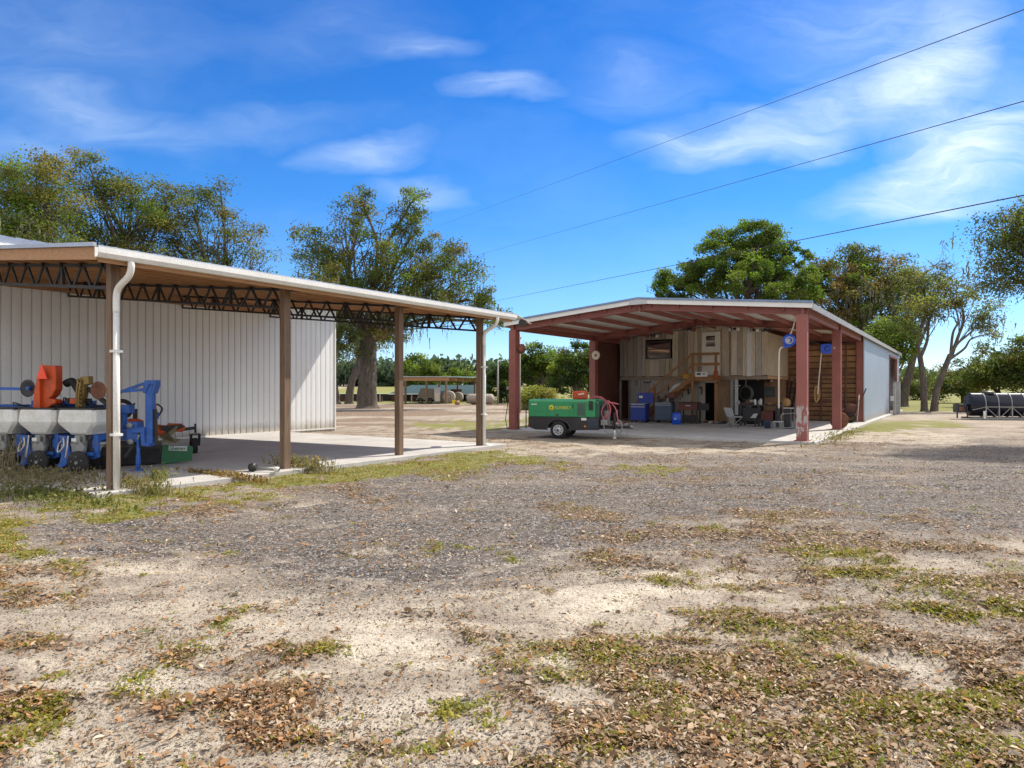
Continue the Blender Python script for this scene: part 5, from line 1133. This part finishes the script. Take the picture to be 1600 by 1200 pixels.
MB().bar((-.26,0,zt-.18),(.26,0,zt+.2),.14,.10).build('box_body',m_lgrey,bx,bevel=.008); MB().bar((-.1,-.02,zt+.0),(.1,-.02,zt+.14),.16,.06).build('box_lid',m_hop,bx)
lamp0=None
def flood(px,py,lab):
    f=it('flood_light',lab,'lamp',px,WT-.08,'wall flood lights',z=bz(px,WT,py))
    MB().box(-.07,.0,-.05,.07,.03,.05).build('base',m_char,f)
    for sx_ in (-1,1): 
        h=MB().lathe([(0,.0),(.04,.0),(.08,.08),(.09,.14)],(sx_*.14,-.02,0),(sx_*.35,-.9,-.3),16).build('lamp_head',m_char,f); MB().lathe([(0,.135),(.085,.136)],(sx_*.14,-.02,0),(sx_*.35,-.9,-.3),16).build('lens',m_white,h)
for px,py,lb in ((1022.5,525,'twin flood light above the bronze framed window'),(1148,514,'twin flood light right of the cream door'),(1178,516,'twin flood light beside the white batten')): flood(px,py,lb)
for px,lb in ((1077,'black pendant lamp hanging from the rafter above the stairs'),(1196,'black pendant lamp hanging from the rafter near the blue reel')):
    s=bs(px,6.5); zl=rf(s)-.34
    f=it('pendant_lamp',lb,'lamp',px,6.45,'pendant lamps on the rafter',z=zl); MB().cyl((0,0,0),(0,0,.45),.008,n=6).build('cord',m_black,f); MB().lathe([(.02,.10),(.05,.09),(.16,-.02),(.15,-.025),(.04,.06)],(0,0,-.08),(0,0,1),22).build('lamp_shade',m_char,f); MB().ball((0,0,-.08),.035,10).build('bulb',m_white,f)
    MB().bar((-.25,0,-.02),(.3,0,.06),.03,.03).build('bracket',m_char,f)
ch=thing('folding_chair','white metal folding chair standing on the barn floor in front of the workbench','chair',at(6.62,5.6),TH+R(-35))
MB().prism([(-.02,.46),(.02,.46),(-.13,.80),(-.17,.80)],0,-.22,.22).build('backrest',m_lgrey,ch,fix=True,bevel=.008); MB().box(-.22,0.0,.42,.22,.42,.445).build('seat',m_lgrey,ch,bevel=.008)
for sx_ in (-.21,.21):
    MB().tube([(sx_,-.17,.8),(sx_,.06,.3),(sx_,.2,0)],.013,8).build('leg',m_grey,ch); MB().tube([(sx_,.40,.42),(sx_,-.18,0)],.013,8).build('leg',m_grey,ch)
MB().cyl((-.21,.17,.08),(.21,.17,.08),.01,n=8).cyl((-.21,-.13,.06),(.21,-.13,.06),.01,n=8).build('brace',m_grey,ch)

wb=thing('workbench','long cluttered dark steel workbench on the right of the barn floor','workbench',at(bs(1158,7.4),7.4),TH); wl_=bs(1220,7.4)-bs(1158,7.4)
MB().box(0,-.35,.84,wl_,.4,.90).build('bench_top',m_char,wb,bevel=.006)
for x in (.06,wl_*.5,wl_-.06):
    for y in (-.3,.34): MB().box(x-.04,y-.04,0,x+.04,y+.04,.84).build('leg',m_char,wb)
MB().box(.1,-.3,.22,wl_-.1,.34,.26).build('lower_shelf',m_char,wb)
for k,(a,b,h) in enumerate(((.12,.75,.5),(.85,1.35,.38),(1.42,1.9,.5))): MB().box(a,-.28,.262,min(b,wl_-.12),.3,.262+h).build('bin',[m_char,m_dred,m_black][k],wb,bevel=.01)
clutter(1164,7.2,CURB+.90,5,.6,[('jar','can'),('parts_box','box'),('hand_tool','tool')],'clutter on the workbench',['jar on the left part of the cluttered workbench','small box on the left part of the cluttered workbench','hand tool on the left part of the cluttered workbench'],21,.2,[m_char,m_grey,m_rust])
clutter(1183,7.2,CURB+.90,4,.45,[('jar','can')],'pale jars on the workbench',['pale jar near the middle of the cluttered workbench'],22,.27,[m_white,m_lgrey])
clutter(1208,7.2,CURB+.90,5,.6,[('hand_tool','tool'),('parts_box','box')],'clutter on the right of the workbench',['hand tool on the right part of the cluttered workbench','small box on the right part of the cluttered workbench'],23,.2,[m_rust,m_tan,m_grey,m_char])
vz=it('vise','dark bench vise on the front edge of the workbench','vise',1176,7.12,z=CURB+.90); MB().box(-.09,-.08,0,.09,.1,.08).box(-.06,-.12,.08,.06,.0,.18).build('vise_body',m_char,vz,bevel=.01); MB().box(-.09,-.14,.12,.09,-.121,.2).build('jaw',m_grey,vz); MB().cyl((0,-.3,.11),(0,-.12,.11),.018,n=8).cyl((-.1,-.29,.11),(.1,-.29,.11),.008,n=6).build('handle',m_grey,vz)
ds=it('dustpan','white metal pan tilted against the bins below the workbench top','pan',1179,6.85); MB().prism([(-.16,.36),(.06,.36),(.14,.54),(-.02,.54)],1,-.05,-.03).build('pan',m_lgrey,ds,fix=True); MB().bar((.04,-.04,0),(.04,-.04,.36),.05,.05).build('handle',m_char,ds)
pm=it('pedestal_grinder','black pedestal grinder machine with a rounded tan cover right of the workbench','grinder',1231,6.3)
MB().box(-.22,-.2,0,.22,.2,.04).box(-.12,-.1,.04,.12,.1,.78).build('pedestal',m_char,pm,bevel=.015); MB().box(-.14,-.18,.78,.18,.18,.82).build('table',m_lgrey,pm,bevel=.008)
MB().ball((-.06,0,1.02),.17,16,(1,.8,1)).build('cover',m_tan,pm); MB().cyl((-.3,0,.96),(-.15,0,1.0),.05,n=12).build('wheel_guard',m_char,pm)
lg=MB().tube([(-.16,-.26,.02),(-.2,-.24,.5),(-.12,-.22,.62)],.028,8).tube([(.3,-.2,.02),(.3,-.2,.62)],.012,8).bar((-.2,-.3,.03),(.24,-.28,.06),.05,.04).bar((-.2,-.25,.56),(.3,-.22,.62),.03,.03); lg.build('stand',m_grey,pm)
st_=it('steel_stool','low grey steel stool in front of the workbench end','stool',1216,5.9); MB().box(-.16,-.14,.26,.16,.14,.30).build('seat',m_lgrey,st_,bevel=.005)
for sx_ in (-.12,.12):
    for sy in (-.1,.1): MB().box(sx_-.022,sy-.022,0,sx_+.022,sy+.022,.26).build('leg',m_grey,st_)
# leaning lengths and things on the back wall
for k,(px,tt,h,dx,m_,lb) in enumerate(((1230,12.9,1.95,.16,m_char,'dark length of steel leaning on the back wall nearest the tan cover'),(1236,12.9,2.05,.22,m_char,'dark steel bar leaning with pale tip behind the pedestal grinder'),(1242,12.8,2.2,.14,m_pipe,'tall grey board leaning on the wall beside the worn post'),(1188,12.6,2.0,-.55,m_stair,'slim timber lath leaning on the plywood back wall'))):
    b_=it('leaning_board' if k>1 else 'leaning_bar',lb,'board' if k>1 else 'bar',px,tt); q=MB().bar((0,-.3,0),(dx,.28,h),.07,.03); q.build('length',m_,b_); MB().bar((dx*.98,.27,h),(dx,.29,h+.05),.072,.032).build('tip',m_lgrey if k<2 else m_,b_)
dk_=it('oil_drum','dark green oil drum standing under the open floor','drum',1165,10.6); MB().lathe([(0,0),(.27,0),(.29,.02),(.28,.28),(.295,.3),(.28,.32),(.28,.58),(.295,.6),(.28,.62),(.28,.86),(.29,.88),(.26,.88),(.26,.87),(0,.87)],(0,0,0),(0,0,1),26).build('drum_body',mat('dark_green_drum',(.03,.045,.035),.5),dk_); MB().cyl((.1,-.08,.87),(.1,-.08,.9),.035,n=12).build('bung',m_grey,dk_)
cl_=it('hose_coil','dark coil of hose hanging under the upper floor above the oil drum','hose',1165,10.2,z=1.25)
mb=MB()
for k in range(5): mb.tube([(math.cos(a)*(.25+.015*k),.03*k,.15+math.sin(a)*(.29+.02*k)) for a in [2*math.pi*j/24 for j in range(25)]],.018,6,False)
mb.build('coil',mat('grey_green_hose',(.075,.085,.07),.7),cl_); MB().bar((0,.06,.42),(0,.06,.9),.03,.03).build('hook',m_grey,cl_)
ft=it('hand_truck','grey rectangular junction panel hanging on the back wall above the workbench','panel',1200,13.2,z=1.2); MB().box(-.35,-.03,0,.35,0,.5).build('panel_sheet',mat('blue_grey_sheet',(.12,.145,.14),.6),ft,bevel=.01); MB().box(-.2,-.05,.1,.2,-.031,.3).build('cover',mat('dull_grey_cover',(.17,.18,.17),.6),ft); ft.name='wall_panel'
# small heaps on the floor
def heap(px,py,lab,seed,n=8):
    q=gnd(px,py,CURB); rr=random.Random(seed); r_=thing('parts_heap',lab,'heap',q,TH)
    for k in range(n):
        b_=MB(); x,y=rr.gauss(0,.28),rr.gauss(0,.14); h=rr.uniform(.05,.14)
        if k%2: b_.cyl((x-.1,y,h*.5),(x+.12,y+.05,h*.7),h*.4,n=10)
        else: b_.prism([(x-.12,0),(x+.1,0),(x+.13,h*.6),(x+.02,h),(x-.1,h*.7)],1,y-.07,y+.07)
        b_.build('piece',[m_grey,m_hop,m_char,m_rust][rr.randrange(4)],r_,bevel=.01,fix=True)
heap(975,664,'loose pile of rags and machine parts on the floor before the blue tool chest',3,12); heap(1004,660,'few dark parts on the floor at the foot of the blue tool chest',4,5)
heap(1108,661,'small heap of rags on the floor at the dark doorway',5,6); heap(1124,662,'small heap of bottles and parts right of the dark doorway',6,7)
# discs and reels
d1=it('plough_disc','rusty round disc blade mounted on the left front red post','disc',814.5,-.05,z=bz(815,-.05,545)); q=MB().lathe([(0,.02),(.06,.03),(.185,-.02),(.19,-.01),(.06,.05),(0,.04)],(0,0,0),(0,-1,0),28); q.build('blade',m_rust,d1); MB().cyl((0,-.05,0),(0,-.02,0),.06,n=14).build('hub',mat('red_hub',(.35,.08,.03),.6),d1); MB().bar((-.28,.03,-.02),(0,.03,0),.05,.06).build('bracket',m_rust,d1)
d2=it('wheel_cover','round cream wheel cover hung on the rear left red column','wheel cover',931,6.55,z=bz(932,6.55,555)); MB().lathe([(.06,.0),(.12,.02),(.19,.02),(.21,-.01),(.2,-.02),(.05,-.02)],(0,0,0),(0,-1,0),28).build('rim',m_hose,d2); MB().lathe([(0,.03),(.05,.03),(.08,0)],(0,0,0),(0,-1,0),20).build('hub',m_tan,d2)
d3=it('plough_disc','rusty disc blade standing behind the foot of the second right red post','disc',1311,7.12); MB().lathe([(0,.02),(.1,.02),(.325,-.02),(.335,-.01),(.1,.03),(0,.04)],(0,0,.335),(.15,-1,.06),30).build('blade',m_rust,d3); MB().box(-.03,-.09,.24,.03,-.07,.3).build('hub',m_rust,d3)
r1=thing('hose_reel','round blue hose reel hanging by a strap left of the worn red post','hose reel',at(bs(1233,.9),.9,bz(1233,.9,532)),TH)
MB().lathe([(0,-.07),(.17,-.07),(.195,-.05),(.195,.05),(.17,.07),(0,.07)],(0,0,0),(.25,-1,0),30).build('drum_case',m_bluep,r1)
MB().lathe([(.09,.075),(.11,.085),(.12,.075)],(0,0,0),(.25,-1,0),26).build('ring',m_lgrey,r1); MB().box(-.08,-.10,-.07,.05,-.075,.05).build('label_patch',m_lgrey,r1); MB().box(-.19,-.03,-.22,.02,.03,-.15).build('outlet',m_bluep,r1,bevel=.01)
MB().tube(curve_pts([(.03,0,.19),(.12,0,.42),(.2,0,.80)],5),.022,8).build('hanging_strap',m_hose,r1)
zf=1.0-bz(1233,.9,532); MB().tube(curve_pts([(-.17,0,-.2),(-.27,0,-.26),(-.30,0,-.5),(-.31,0,-1.2),(-.31,0,zf)],6),.026,8).build('hose',m_hose,r1); MB().cyl((-.31,0,zf),(-.33,-.02,zf-.22),.02,n=8).build('nozzle',m_char,r1)
r2=thing('hose_reel','blue hose reel fixed to the second right red post with its hose hanging straight down','hose reel',at(bs(1294,6.7),6.7,bz(1294,6.7,545)),TH)
MB().prism([(-.25,-.14),(-.27,0),(-.25,.17),(-.05,.2),(.14,.17),(.24,.06),(.2,-.1),(.06,-.19),(-.12,-.2)],1,-.09,.09).build('reel_case',m_bluep,r2,bevel=.025,fix=True); MB().cyl((.2,-.05,.03),(.26,-.09,.03),.05,n=14).build('knob',m_lgrey,r2); MB().lathe([(.07,.095),(.11,.1),(.11,.09)],(-.02,0,0),(0,-1,0),22).build('ring',m_tool,r2); MB().bar((.1,.0,.05),(.4,.0,.05),.05,.05).build('bracket',m_red,r2)
MB().tube(curve_pts([(-.24,0,-.1),(-.27,0,-.5),(-.33,0,-1.2),(-.37,0,-1.75)],6),.022,8).build('hose',m_hose,r2)
MB().tube([(-.42+.06*math.cos(a),.02,-1.75+.3*math.sin(a)) for a in [2*math.pi*j/18 for j in range(19)]],.03,7).tube([(-.36+.05*math.cos(a),.05,-1.7+.26*math.sin(a)) for a in [2*math.pi*j/18 for j in range(19)]],.025,7).build('hose_end_coil',m_tan,r2)
wr=it('wheelbarrow','dark wheelbarrow stood on end against the slatted wall','wheelbarrow',1329,12.4); q=MB(); tyre(q,(0,0,.24),.24,.11); q.build('wheel',m_rubber,wr); MB().prism([(-.3,.42),(.22,.40),(.26,.80),(-.22,.84)],1,.2,.28).build('tray',m_brownin,wr,fix=True,bevel=.02)
for sx_ in (-.25,.28): MB().tube([(0,.05,.24),(sx_*.8,.15,.6),(sx_*1.1,.25,1.35)],.02,8).build('handle',m_char,wr)
hd=it('hand_tool','long pale handled tool leaning by the corner red column','tool',1340,13.2); MB().cyl((0,-.1,.05),(.05,.1,1.25),.018,n=8).build('shaft',m_hose,hd); MB().box(-.06,-.14,0,.06,-.08,.06).build('head',m_grey,hd)
br=it('leaning_bar','rusty steel bar leaning on the corner red column','bar',1350,13.3); MB().bar((-.5,-.3,0),(.05,.2,1.5),.05,.03).build('length',m_rust,br); MB().bar((.05,.2,1.5),(.06,.21,1.56),.055,.035).build('tip',m_char,br)
# posts by the side doors, on the outside of the barn
def gpost(t,s,h,lab,w_=.11):
    o=thing('gate_post',lab,'post',at(s,t,0),TH,'grey posts by the side door'); MB().box(-w_,-w_,-.05,w_,w_,h).build('shaft',m_pipe,o,bevel=.02); MB().box(-w_-.015,-w_-.015,h,w_+.015,w_+.015,h+.03).build('cap',m_pipe,o); return o
g1=gpost(25.6,BW+.55,1.95,'thinner grey post with a meter box at the barn side door',.07); MB().box(-.2,-.1,.85,.0,.1,1.15).build('meter_box',m_lgrey,g1,bevel=.01)
gpost(27.0,BW+.62,2.0,'stout grey post at the barn side door nearest the door frame',.15)
# cable on the left front post
cb_=thing('cable','black cable running down the left front red post to the ground','cable',at(-.22,-.1,0),TH); MB().tube(curve_pts([(0,0,1.6),(-.02,0,1.0),(-.07,-.05,.5),(-.03,-.05,.2),(.1,-.1,.07)],6),.014,6).tube(curve_pts([(.45,0,.9),(.42,0,.5),(.5,-.03,.2),(.4,-.05,.07)],6),.012,6).build('lead',m_black,cb_); MB().box(-.05,-.03,1.58,.05,.03,1.7).build('plug_box',m_grey,cb_)
rp=thing('steel_post','thin dark steel post standing left of the green compressor','post',gnd(822,671),0); MB().cyl((0,0,-.1),(0,0,.98),.022,n=8).build('shaft',m_char,rp); MB().box(-.035,-.005,.9,.035,.005,.97).build('tag_plate',m_grey,rp)

# ================================================================ dark liquid tank at the right
tk=thing('liquid_tank','long dark navy liquid tank with ribs and domed lid beside the gravel yard','tank',(24.05,36.2,0),R(-14))
def sect(r,zc,n=28,fl=1.0): return [(math.cos(a)*r*fl,zc+math.sin(a)*r) for a in [2*math.pi*k/n for k in range(n)]]
TL=9.6; rT=.60; zT=.76
MB().prism(sect(rT,zT),0,.15,TL).build('barrel',m_navy,tk,fix=True); tk.children
for p in (bpy.data.objects['barrel'],):
    for f in p.data.polygons: f.use_smooth=len(f.vertices)==4
MB().lathe([(0,0),(.35,.02),(.52,.08),(.6,.15)],(0,0,zT),(1,0,0),28).build('end_cap',m_navy,tk)
q=MB(); n_=9; ra=rT+.006
q.add([(xx,math.cos(a)*ra,zT+math.sin(a)*ra) for xx in (.2,TL-.02) for a in [math.pi*(.20+.42*k/n_) for k in range(n_+1)][::-1] for _ in (0,)] ,[(k,k+1,n_+2+k,n_+1+k) for k in range(n_)],True); q.build('pale_top_strip',m_hop,tk)  # pale strip laid over the upper part of the dark barrel
k=0; x=.72
while x<TL:
    q=MB(); ra=rT+.015; q.tube([(x,math.cos(a)*ra,zT+math.sin(a)*ra) for a in [2*math.pi*j/30 for j in range(31)]],.024,6,False); q.build('hoop',m_grey,tk)
    MB().bar((x,-.62,0),(x,-.62,.72),.05,.05).build('stanchion',m_grey,tk)
    if k%2==0: MB().bar((x+.03,-.63,.62),(x+.55,-.63,.08),.035,.03).bar((x+1.1,-.63,.62),(x+.6,-.63,.08),.035,.03).build('brace',m_grey,tk)
    x+=.59; k+=1
MB().bar((.1,-.63,.5),(.72,-.64,.66),.03,.03).bar((.72,-.645,.66),(TL,-.645,.66),.03,.04).bar((.0,-.6,.06),(TL,-.6,.06),.08,.1).bar((0,.6,.06),(TL,.6,.06),.08,.1).build('cradle_frame',m_grey,tk)
MB().lathe([(.30,-.03),(.30,.06),(.24,.10),(.05,.13),(.04,.17),(0,.17)],(1.02,0,zT+rT),(0,0,1),22).build('manway_lid',m_black,tk)
MB().bar((.62,-.7,.05),(.60,-.72,.45),.06,.10).build('valve_handle',m_hop,tk)
MB().box(-.5,-.3,.35,-.05,.3,.78).bar((-.5,-.3,.05),(-.5,-.3,.8),.06,.06).bar((-.05,-.35,.05),(-.05,-.35,.7),.05,.05).bar((-.6,-.3,.8),(-.1,-.32,.72),.05,.05).build('pump_stand',m_char,tk); MB().box(-.42,-.34,.42,-.22,-.301,.66).build('pump',m_rust,tk,bevel=.02)

# ================================================================ far pole barn and what it shelters
pb=thing('pole_barn','distant low pole barn with brown underside sheltering farm gear','pole barn',ray(698,70)*1.0-Vector((0,0,CAMZ)),R(-12))
H_=2.72
mb=MB().add([(-4.7,-.4,H_+.05),(.3,-.4,H_+.02),(.5,11.5,H_+.15),(-4.7,11.5,H_+.2),(-4.7,-.4,H_+.13),(.3,-.4,H_+.10),(.5,11.5,H_+.23),(-4.7,11.5,H_+.28)],[(3,2,1,0),(4,5,6,7),(0,1,5,4),(1,2,6,5),(2,3,7,6),(3,0,4,7)]); mb.build('roof',m_galv,pb,fix=True)
for y in (-.25,2.6,5.4,8.2,11): MB().box(-4.6,y-.05,H_-.34,.25,y+.05,H_+.0).build('beam',m_purlin,pb)
for x in (-4.4,-2.1,0):
    for y in (-.2,11): MB().box(x-.09,y-.09,0,x+.09,y+.09,H_-.34).build('post',m_post,pb)
def far(name,lab,cat,px,Z,rz=0,group=None): return thing(name,lab,cat,ray(px,Z)-Vector((0,0,CAMZ)),rz,group)
q=far('covered_trailer','beige canvas covered trailer under the distant pole barn','trailer',666,73); MB().prism([(-.98,.35),(.95,.35),(.9,1.55),(-.5,1.6)],1,-.8,.8).build('cover',m_canvas,q,fix=True,bevel=.05)
for x in (-.5,.5): w1=MB(); tyre(w1,(x,-.85,.3),.3,.2); w1.build('wheel',m_rubber,q)
q=far('feed_hopper','pale two tone feed hopper box under the distant pole barn','hopper',683.5,71); MB().prism([(-.25,.25),(.25,.25),(.3,1.1),(-.3,1.1)],1,-.3,.3).build('lower_bin',m_hose,q,fix=True); MB().box(-.3,-.3,1.1,.3,.3,1.7).build('upper_bin',m_lgrey,q)
for i,(px,Z,r,lb) in enumerate(((702,71,.62,'round pale bale face on beside the barn corner post'),(692,74,.6,'shaded round bale behind the feed hopper'),(716,75,.55,'round bale on the right in the distant pole barn'))):
    q=far('round_bale',lb,'bale',px,Z,0,'round bales in the pole barn'); MB().lathe([(0,-.6),(r*.95,-.6),(r,-.5),(r,.5),(r*.95,.6),(0,.6)],(0,0,r+.1),(0,1,0),24).build('bale',m_canvas,q); MB().lathe([(r*.3,.605),(r*.35,.62),(r*.4,.605)],(0,0,r+.1),(0,-1,0),18).build('core',m_rust,q)
q=far('propane_tank','pale horizontal tank with grey end under the right of the distant pole barn','tank',736,68,R(-25)); MB().lathe([(0,0),(.42,.06),(.5,.18),(.5,2.6),(.3,2.8),(0,2.85)],(-.3,0,.55),(1,0,0),24).build('shell',m_canvas,q); MB().lathe([(0,0),(.46,.02)],(-.315,0,.55),(-1,0,0),22).build('end_plate',m_grey,q); MB().box(.2,-.3,0,.4,.3,.2).build('saddle',m_char,q)
q=far('red_cart','dull red cart behind the bales in the distant pole barn','cart',713,77); MB().box(-.6,-.5,.7,.6,.5,1.5).build('body',m_dred,q); MB().box(-.7,-.4,.4,.6,.4,.69).build('frame',m_char,q)
q=far('yellow_roller','small yellow roller on the ground beside the pale tank','roller',713,66.5); MB().lathe([(0,-.2),(.2,-.2),(.2,.2),(0,.2)],(.1,0,.2),(1,.3,0),18).build('drum',m_tan,q); MB().box(-.4,-.15,.1,-.1,.15,.45).build('engine',m_yel,q)
ls=thing('livestock_shed','long low livestock shed with teal roof behind the pole barn','shed',ray(545,82)-Vector((0,0,CAMZ)),R(-2))
Ls=17; MB().add([(4.9,-.4,.95),(Ls,-.4,.95),(Ls,3.5,2.0),(6.9,3.5,2.0),(4.9,-.4,.90),(Ls,-.4,.90),(Ls,3.5,1.95),(6.9,3.5,1.95)],[(0,1,2,3),(7,6,5,4),(0,4,5,1),(1,5,6,2),(3,7,4,0)]).build('teal_roof',m_teal,ls,fix=True)
MB().add([(-2,-.4,.94),(4.9,-.4,.94),(4.9,1.2,1.0),(-2,1.2,1.0),(-2,-.4,.9),(4.9,-.4,.9),(4.9,1.2,.96),(-2,1.2,.96)],[(0,1,2,3),(7,6,5,4),(0,4,5,1),(1,5,6,2),(3,7,4,0)]).build('low_roof',mat('pale_green_roof',(.30,.36,.18),.6),ls,fix=True)
MB().box(-2,3.2,0,Ls,3.3,.95).build('back_wall',m_dark,ls); MB().box(4.9,-.45,.86,Ls,-.401,.97).build('fascia',m_white,ls)
for k in range(10): MB().box(-1.9+k*1.9,-.35,0,-1.8+k*1.9,-.25,.9).build('post',m_lgrey if k%2 else m_canvas,ls)
for k in range(5): MB().box(-1.6+k*2.2,.8,0,-.6+k*2.2,1.2,.62).build('stall_panel',m_brownin,ls)

# ================================================================ poles and wires
def pole(px,Z,ytop,lab,m_=m_pipe,r=.09):
    h=CAMZ+(HZ-ytop)/F*Z; o=far('utility_pole',lab,'pole',px,Z); MB().tube([(0,0,-.2),(0,0,h*.5),(0,0,h)],[r*1.15,r,r*.85],12).build('shaft',m_,o); MB().cyl((-.12,0,h-.25),(.12,0,h-.25),.05,n=8).build('insulator',m_char,o)
pole(778,68,563,'thin grey pole standing in front of the dark evergreen'); pole(812,46,522,'dark topped pole just right of the left red post',m_pipe,.07)
def wire(a,b,r,lab,px0=3600,px1=690,z0=8.0,z1=95):
    pts=[]
    rr=[]
    for k in range(91):
        f=k/90; px=px0+(px1-px0)*f; Z=1/(1/z0+(1/z1-1/z0)*f); py=a[1]+(b[1]-a[1])*(px-a[0])/(b[0]-a[0]); pts.append(ray(px,Z,py)); rr.append(r*(1-.5*min(max((1600-px)/900,0),1)))
    o=MB().tube(pts,rr,6).build('power_line',m_black); tag(o,lab,'power line','overhead power lines')
wire((1600,15),(815,305),.016,'topmost of the three overhead wires crossing the sky'); wire((1600,158),(830,375),.016,'middle of the three overhead wires crossing the sky'); wire((1600,305),(785,468),.021,'lowest and thickest overhead wire passing the bright green oak',px1=640)
q=far('hydrant','small red hydrant standing at the pasture edge by the forked oak','hydrant',1465,50); MB().lathe([(0,0),(.07,0),(.06,.1),(.05,.4),(.1,.45),(.1,.6),(.05,.68),(0,.7)],(0,0,0),(0,0,1),14).build('barrel',m_dred,q); MB().bar((-.03,0,.62),(.12,0,.7),.03,.03).build('handle',m_dred,q)

# ---------------------------------------------------------------- tools and odds and ends in the workshop
for px,py,h,lb,k in ((1074,602,.42,'dark hand saw hanging on the board wall under the landing',0),(1079,604,.34,'dark bracket hanging right of the hand saw under the landing',1),(1066,612,.26,'short dark tool hung low on the board wall under the stairs',2),(1095,606,.30,'small tool hanging left of the dark doorway',1),(1044,603,.24,'small tool hung on the board wall beside the stair rail',2)):
    o=it('hanging_tool',lb,'tool',px,LT-.05,'tools hanging on the lower board wall',z=bz(px,LT-.05,py)); q=MB()
    if k==0: q.prism([(-.02,0),(.05,-.02),(.10,-h),(.02,-h)],1,-.012,.0)
    elif k==1: q.bar((-.08,-.01,0),(.08,-.01,0),.03,.05).bar((.06,-.01,0),(.05,-.01,-h),.03,.05)
    else: q.bar((0,-.01,0),(.02,-.01,-h),.05,.03)
    q.build('blade',m_char,o); MB().box(-.05,-.02,0,.07,0,.08).build('handle',m_stair,o)
for px,t,h,r,m_,lb in ((1143,8.6,.34,.15,m_hop,'pale plastic bucket on the floor behind the folding chair'),(1150,8.9,.38,.16,m_char,'black bucket on the floor left of the workbench'),(1199,5.9,.30,.13,m_steelb,'dusty blue bucket on the floor before the workbench')):
    o=it('bucket',lb,'bucket',px,t); MB().lathe([(0,0),(r*.82,0),(r,h),(r*1.05,h),(r*1.05,h-.03),(r*.97,h-.03),(r*.8,.02),(0,.02)],(0,0,0),(0,0,1),22).build('bucket_body',m_,o); MB().tube([(math.cos(a)*r*1.05,-.01,h-.02-math.sin(a)*.13) for a in [math.pi*j/12 for j in range(13)]],.007,5).build('bail',m_grey,o)
for k,(px,t,lb) in enumerate(((1178,9.0,'lower of two old tyres lying stacked under the open floor'),(1178,9.0,'upper of two old tyres lying stacked under the open floor'))):
    o=it('tyre',lb,'tyre',px,t,'old tyres under the open floor',z=CURB+.1+.19*k); q=MB(); tyre(q,(0,0,0),.31-.02*k,.19,2,ri=.58); q.build('casing',m_rubber,o)
for k,(px,py,w_,h,m_,lb) in enumerate(((1150,603,.34,.05,m_hop,'short pale plank on a bracket beside the grey support post'),(1195,598,.8,.05,m_stair,'wooden shelf on the plywood back wall'))):
    o=it('wall_shelf',lb,'shelf',px,LT+.3 if k==0 else 13.1,z=bz(px,LT if k==0 else 13.1,py)); MB().box(-w_/2,-.14,0,w_/2,.14,h*.6).build('shelf_board',m_,o); MB().bar((-w_*.3,.12,-.15),(-w_*.3,-.1,0),.02,.02).bar((w_*.3,.12,-.15),(w_*.3,-.1,0),.02,.02).build('bracket',m_grey,o)
zsh=bz(1195,13.1,598)+.03
for k in range(5):
    s_=bs(1195,13.1)-.32+.16*k; o=MB().lathe([(0,0),(.05,0),(.055,.02),(.055,.13+.03*(k%3)),(.04,.17+.03*(k%3)),(0,.17+.03*(k%3))],(0,0,0),(0,0,1),14).build('paint_can',[m_lgrey,m_rust,m_steelb,m_dred,m_hop][k]); o.location=at(s_,13.08,zsh); tag(o,['grey can','rusty can','dusty blue can','dark red can','pale can'][k]+' on the wooden shelf of the back wall','can','cans on the back wall shelf')
cdl=thing('extension_lead','orange brown extension lead looped over the stair rail post','cord',at(bs(1119,8.5),8.42,0),TH); q=MB()
for k in range(3): q.tube([(.09*math.cos(a)+.02*k,-.03-.012*k,FZ+.05+.22*math.sin(a)) for a in [2*math.pi*j/20 for j in range(21)]],.010,5,False)
q.build('loop',m_orange,cdl); MB().box(.05,-.06,FZ-.36,.11,-.02,FZ-.28).build('plug',m_char,cdl)
